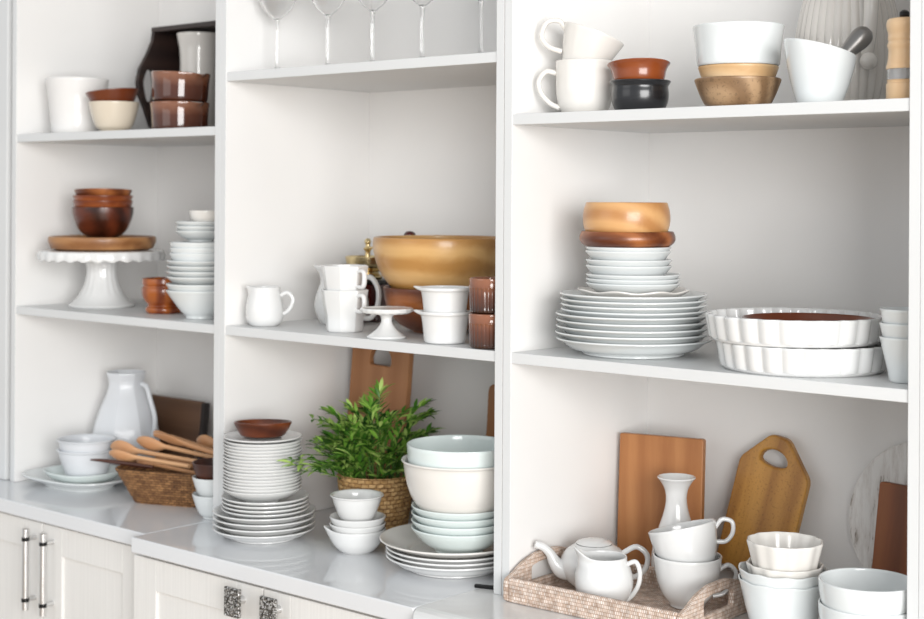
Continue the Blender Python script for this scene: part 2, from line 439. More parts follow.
def base_cabinet(x0, x1, yf, gap, ztop, label, kind):
    t = thing('base_cabinet', label, 'cabinet', ((x0 + x1) / 2, 0, 0)); ox = (x0 + x1) / 2
    part('carcass', box(x0 - ox, x1 - ox, yf + .021, .44, .10, CT - (.0755 if kind == 'plain' else .0315), 'carcass', M['door'], 0), t)
    part('plinth', box(x0 - ox, x1 - ox, yf + .07, .42, 0.0, .0995, 'plinth', M['door'], 0), t)
    zb = .12
    for k, (a, b) in enumerate(((x0 + .001, gap - .0018), (gap + .0018, x1 - .001))):
        d = part('door', door_me(b - a, ztop - zb, .072, .062), t, (a - ox, yf, zb))
        w = b - a
        hx = (w - .024) if k == 0 else .040
        if kind == 'bar':
            H = ztop - zb
            h = part('handle', tube([(hx, -.026, H - .012), (hx, -.026, H - .10), (hx, -.026, H - .19)], .0074, 'handle', M['chrome'], seg=16), d, label='polished chrome bar handle')
            for zz in (H - .034, H - .168):
                bm = bmesh.new(); tube_bm(bm, [(hx, -.026, zz), (hx, -.012, zz), (hx, .001, zz)], .0052, seg=12)
                part('standoff', finish(bm, 'standoff', M['chrome']), h)
                part('collar', tube([(hx, -.026, zz - .004), (hx, -.026, zz), (hx, -.026, zz + .004)], .0086, 'collar', M['blackmetal'], seg=16), h)
        elif kind == 'knob':
            H = ztop - zb
            kz = H - .030
            kx = (w - .054) if k == 0 else .042
            h = part('knob', box(kx - .021, kx + .021, -.030, -.023, kz - .027, kz + .027, 'knob', M['crystal'], .0015), d, label='square knob with a pocked silver face')
            part('stem', tube([(kx, -.0232, kz), (kx, -.012, kz), (kx, .001, kz)], [.007, .006, .008], 'stem', M['chrome'], seg=14), h)
base_cabinet(-1.56, -.797, -.110, -1.161, .862, 'white two door base cabinet with chrome bar handles', 'bar')
base_cabinet(-.785, -.004, -.145, -.392, .860, 'white two door base cabinet with square silver knobs', 'knob')
base_cabinet(.004, .80, -.145, .40, .822, 'white base cabinet under the rounded worktop section', 'plain')

# ------------------------------------------------------------------ vessel profiles
def plate_me(name, R, H, foot=.62, fh=.003, t=.003, material=None, mod=None, seg=72):
    rf = R * foot
    pts = [(rf * .97, 0), (rf, fh * .5), (rf * 1.0, fh), (rf + (R - rf) * .45, fh + (H - fh) * .32), (R * .93, fh + (H - fh) * .78), (R, H)]
    return revolve(shell(pts, t, fh + t), name, material, seg, mod)

def bowl_me(name, R, H, rb=.5, fh=.004, t=.0035, material=None, bulge=.75, mod=None, seg=72, lip=0):
    rf = R * rb
    pts = [(rf * .96, 0), (rf, fh * .4), (rf, fh)]
    for u in (.15, .35, .6, .82, 1.0):
        pts.append((rf + (R - rf) * u ** (1 / (1 + bulge)) if bulge >= 0 else rf + (R - rf) * u ** (1 - bulge), fh + (H - fh) * u ** (1 + .15 * bulge)))
    if lip: pts += [(R + lip, H + lip * .35)]
    return revolve(shell(pts, t, fh + t), name, material, seg, mod)

def stack(name, cat, me, x, y, base, n, pitch, labels, group=None, jitter=.0):
    """n equal pieces, bottom to top; labels is a function of the index from the bottom"""
    out = []
    for i in range(n):
        out.append(single(name, me, labels(i), cat, (x + random.uniform(-jitter, jitter), y + random.uniform(-jitter, jitter), base + i * pitch),
                          (0, 0, random.uniform(0, 6.28)), group))
    return out
EPS = .0004

# ================================================================== LEFT UNIT, top shelf
z = TOP + EPS
pot = revolve(shell([(.055, 0), (.058, .003), (.063, .045), (.069, .098), (.0735, .130)], .004, .006), 'flower_pot', M['matte'], 64)
single('flower_pot', pot, 'large matte white tapered pot at the left end of the top shelf', 'pot', (-1.338, .096, z))
me = bowl_me('bowl', .0575, .069, .5, .004, .0035, M['cream'], .9)
single('bowl', me, 'small cream bowl under the tilted brown bowl beside white pot', 'bowl', (-1.184, .090, z))
me = bowl_me('bowl', .0605, .055, .40, .004, .003, M['rust'], .45)
single('bowl', me, 'glossy rust brown bowl tilted inside the small cream bowl', 'bowl', (-1.182, .090, z + .0400), (math.radians(3.5), math.radians(-5), 0))

# dark wooden tray standing on its long side, open face forward
t = thing('wooden_tray', 'dark brown wooden tray with handle hole stood on its side behind casseroles', 'tray', (-1.3216, .40, z))
L = .47; H = .272
part('base_board', box(.0125, L - .0125, .0, .012, .0125, H - .0125, 'base_board', M['wenge'], .001), t)
part('side_board', box(0, L, -.101, .012, H - .012, H, 'side_board', M['wenge'], .0015), t)
part('side_board', box(0, L, -.101, .012, 0, .012, 'side_board', M['wenge'], .0015), t)
outl = [(.012, .0125), (-.101, .0125), (-.112, .03), (-.128, .07), (-.146, .105), (-.150, .135), (-.142, .168), (-.120, .205), (-.104, .238), (-.101, H - .0125), (.012, H - .0125)]
outl = [(a, b) for a, b in outl]
hole = roundpoly([(-.122, .085), (-.106, .087), (-.100, .115), (-.104, .165), (-.120, .168), (-.133, .135)], .012)
me = board_me(outl, [hole], .012, 'end_board', M['wenge'], .002)
for xx in (.006, L - .006):
    part('end_board', me, t, (xx, 0, 0), (0, 0, PI / 2))
# tall white vase inside the tray
me = revolve(shell([(.046, 0), (.049, .004), (.050, .06), (.0475, .12), (.046, .16), (.048, .20), (.0545, .236)], .0035, .006), 'vase', M['pearl'], 64)
single('vase', me, 'tall glossy off-white vase standing in the dark wooden tray', 'vase', (-1.187, .341, z + .0125))
# two brown casseroles with a pouring lip
lipdir = math.radians(CAMYAW - 46)
def lipmod(amp, w, z0, z1):
    def f(th, r, zz, i):
        d = (th - lipdir + PI) % (2 * PI) - PI
        k = max(0, min(1, (zz - z0) / (z1 - z0)))
        return r + amp * k * k * math.exp(-(d / w) ** 2), zz - .004 * k * k * math.exp(-(d / w) ** 2)
    return f
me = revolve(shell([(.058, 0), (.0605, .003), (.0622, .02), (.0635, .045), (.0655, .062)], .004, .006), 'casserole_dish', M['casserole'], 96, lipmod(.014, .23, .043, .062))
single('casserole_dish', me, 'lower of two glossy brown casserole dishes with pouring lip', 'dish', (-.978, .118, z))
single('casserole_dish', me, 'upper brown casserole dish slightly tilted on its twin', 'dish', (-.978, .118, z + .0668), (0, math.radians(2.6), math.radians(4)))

# ================================================================== LEFT UNIT, middle shelf
z = MID + EPS
cx, cy = -1.2930, .136
t = thing('cake_stand', 'white scalloped pedestal cake stand holding a round wooden board', 'cake stand', (cx, cy, z))
ped = [(.074, 0), (.0765, .004), (.070, .010), (.058, .022), (.044, .045), (.036, .072), (.036, .100), (.042, .1135)]
p = catmull(ped, 6)
part('pedestal', revolve([(0, 0)] + p + [(0, .1135)], 'pedestal', M['white'], 96, flute(18, .035, .03, 0)), t)
sc = lambda th, r, zz, i: (r * (1 + (.008 * math.cos(28 * th) if r > .12 else 0)), zz - (.0022 * (1 + math.cos(28 * th)) if (r > .14 and zz < .132) else 0))
part('plate', revolve([(0, .114), (.06, .114), (.10, .1175), (.132, .121), (.1445, .1145), (.1475, .115), (.1495, .127), (.146, .1335), (.138, .1355), (.12, .135), (0, .135)], 'plate', M['white'], 176, sc), t)
me = revolve([(0, 0), (.108, 0), (.119, .004), (.125, .018), (.1255, .026), (.124, .031), (.119, .032), (.110, .026), (0, .025)], 'serving_board', M['roundboard'], 96)
single('serving_board', me, 'round tan wooden board with raised rim lying on the cake stand', 'board', (cx + .008, cy - .004, z + .1362))
bz = z + .1362 + .0255
me = revolve(shell([(.032, 0), (.035, .003), (.053, .018), (.065, .040), (.0705, .060), (.0718, .074)], .0038, .007), 'bowl', M['darkbowl'], 72)
single('bowl', me, 'dark brown wooden bowl at the bottom of the stack above the cake stand', 'bowl', (cx + .004, cy, bz))
me = bowl_me('bowl', .0700, .076, .44, .004, .0026, M['redwood'], .55)
single('bowl', me, 'orange brown wooden bowl nested in the dark bowl, second from below', 'bowl', (cx + .004, cy, bz + .0135))
me = bowl_me('bowl', .0700, .074, .44, .004, .0026, M['redwood'], .55)
single('bowl', me, 'orange brown wooden bowl third from below on the cake stand', 'bowl', (cx + .004, cy, bz + .0280), (0, 0, 1))
me = bowl_me('bowl', .0675, .066, .40, .004, .0026, M['acacia'], .5)
single('bowl', me, 'tilted reddish brown wooden bowl topmost above the cake stand', 'bowl', (cx + .004, cy, bz + .0487), (math.radians(-2), math.radians(-2.5), 0))
# goblet shaped bowl
me = revolve(shell([(.037, 0), (.041, .004), (.0415, .011), (.037, .0155), (.036, .018), (.045, .03), (.0505, .045), (.0505, .056), (.0470, .0625), (.0495, .066), (.0498, .0765)], .0045, .022), 'wooden_bowl', M['goblet'], 64)
single('wooden_bowl', me, 'small lacquered orange red wooden bowl on a foot right of cake stand', 'bowl', (-1.036, .122, z))
# white dish stack at the partition
sx, sy = -.8560, .080
me = bowl_me('bowl', .0735, .060, .42, .006, .0035, M['cool'], .15)
stack('bowl', 'bowl', me, sx, sy, z, 2, .0135, lambda i: ['white conical footed bowl at the bottom of the stack right of red goblet bowl', 'white conical bowl second from below in stack beside left partition'][i])
me = plate_me('shallow_bowl', .0725, .024, .5, .003, .003, M['cool'])
stack('shallow_bowl', 'bowl', me, sx, sy, z + .0655, 4, .0115, lambda i: 'white shallow bowl %s from below in stack right of red goblet bowl' % ('third', 'fourth', 'fifth', 'sixth')[i])
me = bowl_me('bowl', .066, .0295, .72, .003, .003, M['cool'], .6)
stack('bowl', 'bowl', me, sx, sy, z + .1110, 3, .0118, lambda i: 'white steep-sided bowl %s of three in the middle of stack by left partition' % ('lowest', 'second', 'highest')[i])
me = plate_me('saucer', .0545, .022, .5, .003, .0028, M['cool'])
stack('saucer', 'saucer', me, sx, sy, z + .1665, 3, .0098, lambda i: 'small white saucer %s of three under the little cup by left partition' % ('lowest', 'middle', 'highest')[i])
me = revolve(shell([(.020, 0), (.0225, .004), (.033, .018), (.0365, .034)], .003, .005), 'small_cup', M['ivory'], 48)
single('small_cup', me, 'small off-white handleless cup on top of the dish stack by left partition', 'cup', (sx + .018, sy, z + .1985))

# ================================================================== LEFT UNIT, worktop
z = CT + EPS
# oblong platter, greenish dish and stoneware bowls
def oval(ax, ay, pw=2.6):
    return lambda th, r, zz, i: (r * 1.0 / ((abs(math.cos(th) / ax) ** pw + abs(math.sin(th) / ay) ** pw) ** (1 / pw)), zz)
me = revolve(shell([(.068, 0), (.070, .004), (.085, .012), (.10, .018), (.112, .0245)], .004, .007), 'platter', M['cool'], 96, oval(1.22, .90, 3))
single('platter', me, 'large white rimmed platter lying on the worktop at far left', 'platter', (-1.296, .080, z), (0, 0, math.radians(5)))
me = revolve(shell([(.048, 0), (.050, .003), (.066, .008), (.078, .016), (.0885, .028)], .0035, .006), 'dish', M['mint'], 96, oval(1.0, .92, 2.6))
single('dish', me, 'pale greenish square dish on the white platter under grey bowls', 'dish', (-1.282, .080, z + .0094))
me = bowl_me('bowl', .0655, .070, .58, .004, .004, M['greyw'], .55, lip=.002)
stack('bowl', 'bowl', me, -1.266, .078, z + .0176, 2, .0235, lambda i: ['lower grey white stoneware bowl on the pale greenish dish', 'upper grey white stoneware bowl nested on pale greenish dish'][i])
# faceted pitcher
def facet(n, ph=0):
    def f(th, r, zz, i):
        a = ((th + ph) % (2 * PI / n)) - PI / n
        return r * (.35 + .65 * math.cos(PI / n) / math.cos(a)), zz
    return f
t = thing('pitcher', 'tall white faceted pitcher standing behind the grey white bowls', 'pitcher', (-1.352, .252, z))
me = revolve(shell([(.066, 0), (.070, .004), (.078, .03), (.086, .06), (.086, .09), (.079, .125), (.064, .165), (.050, .197), (.0445, .216), (.0445, .228), (.049, .244), (.050, .248)], .004, .01), 'body', M['greyw'], 96, facet(8, .2), 20)
part('body', me, t)
d = dirv(CAMYAW - 25)
part('handle', tube([d * .046 + Vector((0, 0, .222)), d * .060 + Vector((0, 0, .218)), d * .073 + Vector((0, 0, .185)), d * .087 + Vector((0, 0, .140)), d * .083 + Vector((0, 0, .096))], [.006, .0065, .006, .006, .007], 'handle', M['greyw'], seg=12), t)
# dark board leaning at the back
t = thing('cutting_board', 'dark brown rectangular board leaning at the back behind the wooden spoons', 'board', (-1.300, .352, z))
me = board_me(rrect(-.112, .104, 0, .176, .006), [circle2(.086, .048, .0125)], .018, 'plank', M['boarddk'])
part('plank', me, t, (0, 0, .003), (math.radians(-6), 0, 0))
part('end_band', box(.1045, .117, -.0085, .0085, 0, .174, 'end_band', M['endgrain'], .001), t, (0, 0, .003), (math.radians(-6), 0, 0), label='darker end band')
# wicker basket
def loft_basket(name, material, a0, b0, a1, b1, h, t, pw=5, seg=96, rows=14, rim=True):
    """rounded rectangular basket: half sizes a0 x b0 at the base, a1 x b1 at the rim"""
    prof = [(0, 0), (1, 0)] + [(1 + j / rows, j / rows) for j in range(1, rows + 1)]
    bm = bmesh.new(); lay = bm.loops.layers.uv.new('UVMap'); rings = []
    def ring(a, b, zz, wob=0, ph=0):
        vs = []
        for s in range(seg):
            th = 2 * PI * s / seg
            k = 1 / ((abs(math.cos(th)) ** pw + abs(math.sin(th)) ** pw) ** (1 / pw))
            k *= 1 + wob * math.sin(30 * th + ph)
            vs.append(bm.verts.new((a * k * math.cos(th), b * k * math.sin(th), zz)))
        return vs
    seq = [(a0 * .3, b0 * .3, 0, 0), (a0, b0, 0, 0)]
    for j in range(1, rows + 1):
        u = j / rows; seq.append((a0 + (a1 - a0) * u, b0 + (b1 - b0) * u, h * u, .006))
    seq += [(a1 - t * .5, b1 - t * .5, h + t * .4, 0), (a1 - t, b1 - t, h, 0)]
    for j in range(4, -1, -1):
        u = j / 5; seq.append((a0 + (a1 - a0) * u - t, b0 + (b1 - b0) * u - t, max(t, h * u), 0))
    seq.append((a0 * .3, b0 * .3, t, 0))
    for j, (a, b, zz, w) in enumerate(seq): rings.append(ring(a, b, zz, w, PI * (j % 2)))
    per = 2 * (a1 + b1) * .95; v = 0
    for j in range(len(rings) - 1):
        A, B = rings[j], rings[j + 1]; dv = (Vector(A[0].co) - Vector(B[0].co)).length
        for s in range(seg):
            f = bm.faces.new((A[s], A[(s + 1) % seg], B[(s + 1) % seg], B[s]))
            for lp, (u, vv) in zip(f.loops, ((s, v), (s + 1, v), (s + 1, v + dv), (s, v + dv))): lp[lay].uv = (u / seg * per * 2, vv)
        v += dv
    bm.faces.new(rings[0]); bm.faces.new(rings[-1])
    return finish(bm, name, material)
bk_rot = math.radians(24)
bkc = Vector((-1.048, .039, 0)) + Vector((math.cos(bk_rot), math.sin(bk_rot), 0)) * .105 + Vector((-math.sin(bk_rot), math.cos(bk_rot), 0)) * .055
single('wicker_basket', loft_basket('wicker_basket', M['wicker'], .105, .055, .145, .085, .076, .006), 'brown wicker basket full of wooden spoons at left', 'basket', (bkc.x, bkc.y, z), (0, 0, bk_rot))

def spoon_me(name, material, L, bl, bw, hr=.0055, scoop=.010, flatness=.0045):
    """spoon along +X from bowl tip (x = 0) to handle end (x = L)"""
    bm = bmesh.new(); rings = []; seg = 16; N = 30
    for i in range(N + 1):
        x = L * (i / N) ** 1.25
        if x < bl:
            u = x / bl; w = bw * max(.04, math.sin(PI * min(1, u * .93 + .04))) ** .62; zc = -scoop * math.sin(PI * u) ; th = flatness
        else:
            u = min(1, (x - bl) / (L * .25)); w = hr * (1.15 - .15 * u); zc = 0; th = hr * .85
        if x < bl: w = max(w, hr * 1.1 if x > bl * .6 else 0)
        ring = []
        for s in range(seg):
            a = 2 * PI * s / seg; yy = w * math.cos(a); zz = th * math.sin(a) + zc
            if x < bl: zz += scoop * .9 * (abs(math.cos(a)) ** 2) * math.sin(PI * x / bl)
            ring.append(bm.verts.new((x, yy, zz)))
        rings.append(ring)
    for A, B in zip(rings, rings[1:]):
        for s in range(seg): bm.faces.new((A[s], B[s], B[(s + 1) % seg], A[(s + 1) % seg]))
    bm.faces.new(rings[0]); bm.faces.new(rings[-1])
    return finish(bm, name, material, 60)

def place_along(name, me, tip, end, roll, label, cat, group=None):
    tip, end = Vector(tip), Vector(end); X = (end - tip).normalized()
    Y = Vector((0, 0, 1)).cross(X).normalized(); Z = X.cross(Y)
    R = Matrix((X, Y, Z)).transposed() @ Matrix.Rotation(roll, 3, 'X')
    return single(name, me, label, cat, tip, R.to_euler(), group)

# tips left and up, handles running down into the basket to the right
sp = [
 ('spoon', (-1.185, .090, 1.004), (-.925, .135, .994), .080, .0235, -1.15, 'spoon', 'pale wooden spoon with big bowl leftmost over the basket rim', 1.0),
 ('spoon', (-1.135, .050, 1.000), (-.915, .100, .990), .075, .021, -.75, 'spoon', 'pale wooden spoon lying lowest at the front of basket', 1.0),
 ('spoon', (-1.125, .118, 1.022), (-.895, .168, 1.000), .080, .021, -1.0, 'spoon', 'wooden spoon with large bowl raised in the middle of basket pile', 1.0),
 ('spatula', (-1.105, .150, 1.040), (-.905, .195, 1.004), .050, .012, -.8, 'spoon2', 'brown wooden spatula with cut end behind the raised spoon', 1.0),
 ('spatula', (-1.075, .128, 1.040), (-.842, .135, 1.018), .110, .017, -.8, 'spoon2', 'long wooden spatula reaching right over the dark bowl', 1.0),
 ('spoon', (-1.010, .200, 1.024), (-.860, .226, 1.018), .060, .020, -1.2, 'spoon', 'wooden spoon with round bowl rearmost in basket', 1.0),
 ('spoon', (-1.085, .088, .984), (-.895, .130, .968), .050, .012, -.9, 'spoon2', 'slim brown wooden spoon between the two front spoons', 1.0),
 ('spoon', (-1.085, .140, .986), (-.880, .165, .972), .045, .012, -.9, 'spoon2', 'slim wooden spoon under the raised big spoon', 1.0),
]
for nm, a, b, bl, bw, roll, mt, lab, _ in sp:
    L = (Vector(b) - Vector(a)).length
    place_along('wooden_spoon' if nm == 'spoon' else 'wooden_spatula', spoon_me('wooden_' + nm, M[mt], L, bl, bw, .0055 if nm == 'spoon' else .007, .010 if nm == 'spoon' else .002), a, b, roll, lab, 'spoon' if nm == 'spoon' else 'spatula', 'wooden utensils in the wicker basket')
me = tube([(0, 0, 0), (.03, 0, .001), (.09, 0, .0), (.16, 0, -.002)], [.0018, .0040, .0048, .0042], 'wooden_stick', M['dkspoon'], seg=10)
place_along('wooden_spoon', me, (-1.158, .012, .987), (-1.052, .058, .983), 0, 'dark brown spoon handle pointing left out of the basket', 'spoon')
# white bowls with a dark bowl on top, in front of the basket's right end
me = bowl_me('bowl', .049, .050, .55, .004, .0035, M['cool'], .6)
stack('bowl', 'bowl', me, -.790, .070, z, 2, .0365, lambda i: ['lower small white bowl between basket and left partition', 'upper small white bowl under the dark bowl between basket and partition'][i])
me = bowl_me('bowl', .0495, .046, .62, .004, .0035, M['dkspoon'], .6)
single('bowl', me, 'dark brown bowl on top of small white bowls beside the basket', 'bowl', (-.790, .070, z + .0712))

# ================================================================== MIDDLE UNIT, top shelf: wine glasses
z = TOP2 + EPS
gl_bowl = revolve(shell([(.0048, .108), (.010, .1125), (.023, .124), (.034, .142), (.0415, .168), (.041, .198), (.034, .228)], .0012, .1105), 'bowl', M['glass'], 48)
gl_stem = revolve([(0, .0035)] + catmull([(.010, .0035), (.006, .008), (.0042, .02), (.0036, .05), (.0042, .095), (.0054, .1075)], 5) + [(0, .1075)], 'stem', M['glass'], 24)
gl_foot = revolve([(0, 0), (.036, 0), (.0365, .0008), (.034, .0016), (.018, .0028), (0, .0032)], 'foot', M['glass'], 48)
for (x, y), lab in zip(((-.6100, .078), (-.4750, .092), (-.3540, .096), (-.2240, .098), (-.0800, .1)),
                       ('clear stemmed wine glass leftmost on the top shelf', 'clear stemmed wine glass second from left on top shelf', 'clear stemmed wine glass in the middle of the five',
                        'clear stemmed wine glass fourth from left on top shelf', 'clear stemmed wine glass rightmost on top shelf')):
    t = thing('wine_glass', lab, 'wine glass', (x, y, z), (0, 0, 0), 'wine glasses on the top shelf')
    part('bowl', gl_bowl, t); part('stem', gl_stem, t); part('foot', gl_foot, t)

# ================================================================== MIDDLE UNIT, middle shelf
z = MID + EPS
def spoutmod(ang, amp, w, z0, z1, lift=0):
    def f(th, r, zz, i):
        d = (th - math.radians(ang) + PI) % (2 * PI) - PI
        k = max(0, min(1, (zz - z0) / (z1 - z0))); g = k * k * math.exp(-(d / w) ** 2)
        return r + amp * g, zz + lift * g
    return f
t = thing('creamer', 'small white creamer jug with handle at the left end of the shelf', 'jug', (-.622, .058, z))
part('body', revolve(shell([(.026, 0), (.029, .002), (.0365, .012), (.0388, .028), (.0368, .048), (.0325, .066), (.0315, .0785)], .003, .005), 'body', M['white'], 72, spoutmod(180 + CAMYAW, .008, .35, .055, .078, .003)), t)
d = dirv(CAMYAW)
part('handle', tube([d * .0315 + Vector((0, 0, .062)), d * .046 + Vector((0, 0, .068)), d * .0575 + Vector((0, 0, .056)), d * .053 + Vector((0, 0, .038)), d * .041 + Vector((0, 0, .026)), d * .034 + Vector((0, 0, .024))], .0042, 'handle', M['white'], seg=12), t)
# faceted mugs
mug_body = revolve(shell([(.0345, 0), (.0365, .002), (.039, .03), (.0435, .055), (.0475, .081)], .003, .006), 'body', M['white'], 96, facet(8, .2), 20)
d = dirv(-8)
mug_handle = tube([d * .0420 + Vector((0, 0, .072)), d * .060 + Vector((0, 0, .073)), d * .064 + Vector((0, 0, .068)), d * .063 + Vector((0, 0, .047)), d * .059 + Vector((0, 0, .043)), d * .0395 + Vector((0, 0, .042))], .0052, 'handle', M['white'], seg=12, flat=.8)
for k, lab in enumerate(('lower of two stacked white faceted mugs with square handle', 'upper of two stacked white faceted mugs with square handle')):
    t = thing('mug', lab, 'mug', (-.4145, .083, z + k * .0475)); part('body', mug_body, t); part('handle', mug_handle, t)
# white jug behind the mugs
t = thing('jug', 'white curvy jug standing behind the stacked mugs', 'jug', (-.535, .193, z))
part('body', revolve(shell([(.038, 0), (.042, .003), (.052, .02), (.0565, .042), (.052, .065), (.044, .088), (.043, .105), (.047, .119)], .0035, .006), 'body', M['white'], 72, spoutmod(180 + CAMYAW, .012, .5, .08, .119, .002)), t)
d = dirv(CAMYAW - 18)
part('handle', tube([d * .043 + Vector((0, 0, .098)), d * .066 + Vector((0, 0, .098)), d * .082 + Vector((0, 0, .072)), d * .080 + Vector((0, 0, .04)), d * .066 + Vector((0, 0, .016)), d * .048 + Vector((0, 0, .014))], .0055, 'handle', M['white'], seg=12), t)
# coffee grinder
t = thing('coffee_grinder', 'old brass and dark red wood coffee grinder behind the mugs', 'grinder', (-.5651, .30, z))
part('body', box(-.043, .043, -.043, .043, 0, .080, 'body', M['redbody'], .004), t, rot=(0, 0, math.radians(20)))
part('top_plate', box(-.046, .046, -.046, .046, .0802, .088, 'top_plate', M['blackmetal'], .002), t, rot=(0, 0, math.radians(20)))
part('hopper', revolve([(0, .0882)] + catmull([(.030, .0882), (.032, .095), (.026, .100), (.024, .104), (.030, .1095), (.043, .116), (.047, .128), (.0485, .137)], 5) + [(.046, .138), (.043, .130), (.02, .121), (0, .120)], 'hopper', M['brass'], 64), t)
part('finial', revolve([(0, .1205)] + catmull([(.009, .1205), (.006, .135), (.0065, .15), (.010, .154), (.006, .158), (.005, .163), (.0075, .169), (.005, .175)], 5) + [(0, .177)], 'finial', M['brass'], 32), t)
part('crank', tube([(0, -.001, .1555), (.03, -.001, .1585), (.09, -.001, .168), (.124, -.001, .171)], [.0045, .004, .004, .0045], 'crank', M['brass'], seg=10, flat=.5), t)
part('crank_knob', revolve([(0, 0)] + catmull([(.005, 0), (.0068, .003), (.0115, .010), (.012, .016), (.007, .021)], 5) + [(0, .022)], 'crank_knob', M['redbody'], 24), t, (.124, -.001, .1725))
# little cake stand
t = thing('mini_cake_stand', 'miniature white cake stand in front of the wooden bowls', 'cake stand', (-.2597, .042, z))
part('pedestal', revolve([(0, 0)] + catmull([(.036, 0), (.037, .003), (.030, .008), (.018, .018), (.0105, .03), (.0115, .040), (.017, .0455)], 6) + [(0, .0455)], 'pedestal', M['white'], 64), t)
part('plate', revolve([(0, .046), (.018, .046), (.034, .048), (.044, .0465), (.049, .0495), (.0505, .054), (.049, .0565), (.042, .0545), (0, .0535)], 'plate', M['white'], 120, lambda th, r, zz, i: (r * (1 + (.012 * math.cos(20 * th) if r > .046 else 0)), zz)), t)
# wooden salad bowls
wx, wy = -.275, .209
me = revolve(shell([(.050, 0), (.055, .003), (.080, .016), (.099, .038), (.108, .060), (.1120, .0865)], .005, .012), 'salad_bowl', M['acacia'], 96)
single('salad_bowl', me, 'reddish brown wooden bowl under the big bamboo bowl', 'bowl', (wx, wy, z))
me = revolve(shell([(.055, 0), (.060, .003), (.085, .016), (.108, .040), (.124, .066), (.1325, .096), (.1345, .116), (.1335, .124)], .007, .012), 'salad_bowl', M['bamboo'], 128)
single('salad_bowl', me, 'large golden bamboo salad bowl stacked at the back of the middle shelf', 'bowl', (wx + .006, wy - .004, z + .0605))
# white ramekins with lugs
def lug(th, r, zz, i):
    g = 0
    for a in (180 + CAMYAW, CAMYAW):
        d = (th - math.radians(a) + PI) % (2 * PI) - PI
        g += math.exp(-(d / .26) ** 2)
    k = max(0, min(1, (zz - .050) / .006))
    return r + .010 * g * k, zz + .002 * g * k
me = revolve(shell([(.0345, 0), (.0375, .002), (.0398, .02), (.0432, .045), (.0450, .0505), (.0478, .053), (.048, .0565)], .0032, .005), 'ramekin', M['white'], 128, lug)
for k, lab in enumerate(('lower white ramekin with side lugs in front of wooden bowls', 'upper white ramekin with side lugs stacked on its twin')):
    single('ramekin', me, lab, 'ramekin', (-.120, .0505, z + k * .0437))
# brown fluted ramekins
fl = lambda th, r, zz, i: (r * (1 + (.036 * (abs(math.sin(14 * th)) - .5) if .003 < zz < .044 else 0)), zz)
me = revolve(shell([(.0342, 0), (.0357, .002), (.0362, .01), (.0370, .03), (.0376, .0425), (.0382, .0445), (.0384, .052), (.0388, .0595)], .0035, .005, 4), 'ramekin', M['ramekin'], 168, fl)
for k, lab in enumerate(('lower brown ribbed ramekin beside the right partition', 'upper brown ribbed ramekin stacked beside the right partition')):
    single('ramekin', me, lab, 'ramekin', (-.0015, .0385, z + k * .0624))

# ================================================================== MIDDLE UNIT, worktop
z = CT + EPS
px, py = -.5735, .017
me = plate_me('soup_plate', .1020, .0205, .64, .003, .003, M['white'])
stack('soup_plate', 'plate', me, px, py, z, 4, .0113, lambda i: 'wide white plate %s at the foot of the tall stack by left partition' % ('lowest', 'second from bottom', 'third from bottom', 'fourth from bottom')[i], 'wide plates at the foot of the tall stack')
me = plate_me('dessert_plate', .0865, .0190, .5, .003, .003, M['white'])
stack('dessert_plate', 'plate', me, px + .003, py, z + .0409, 4, .0079, lambda i: 'medium white plate %s of four in the middle of the tall stack' % ('lowest', 'second lowest', 'second highest', 'highest')[i], 'medium plates in the tall stack')
me = plate_me('side_plate', .0790, .0283, .42, .0025, .0024, M['white'])
stack('side_plate', 'plate', me, px - .006, py, z + .0715, 16, .0064, lambda i: 'small white side plate, %s of the sixteen below the wooden dish' % (ORD[15 - i] if i == 15 else ORD[15 - i] + ' from top'), 'small side plates in the tall stack', .0008)
me = revolve(shell([(.030, 0), (.032, .006), (.034, .018), (.060, .0215), (.0775, .0275)], .003, .0245), 'side_plate', M['white'], 72)
single('side_plate', me, 'small white plate with flared rim directly under the wooden dish', 'plate', (px - .006, py, z + .1742))
me = revolve(shell([(.040, 0), (.044, .003), (.052, .014), (.058, .0265)], .004, .006), 'wooden_dish', M['walnutdish'], 72)
single('wooden_dish', me, 'small reddish brown wooden dish on top of the tall plate stack', 'dish', (px - .006, py, z + .2028), (math.radians(-2.5), math.radians(-2.5), 0))

# tall board behind the plant
t0 = math.radians(-3)
me = board_me(rrect(-.087, .085, 0, .392, .010), [roundpoly([(-.033, .316), (.033, .316), (.032, .336), (.018, .356), (-.018, .356), (-.032, .336)], .010)], .016, 'cutting_board', M['boardb2'])
single('cutting_board', me, 'tall brown cutting board with half-moon hole standing behind the potted plant', 'board', (-.5720, .322, z + .0055), (t0, math.radians(2.6), math.radians(0)))
# paddle board at the partition
me = board_me(roundpoly([(-.085, 0), (.085, 0), (.085, .165), (.05, .183), (.026, .186), (.026, .300), (-.026, .300), (-.026, .186), (-.05, .183), (-.085, .165)], .018), [], .016, 'paddle_board', M['boardb2'])
single('paddle_board', me, 'brown paddle cutting board with handle up behind the big mint bowl', 'board', (-.2620, .362, z + .0015), (math.radians(-4), 0, 0))

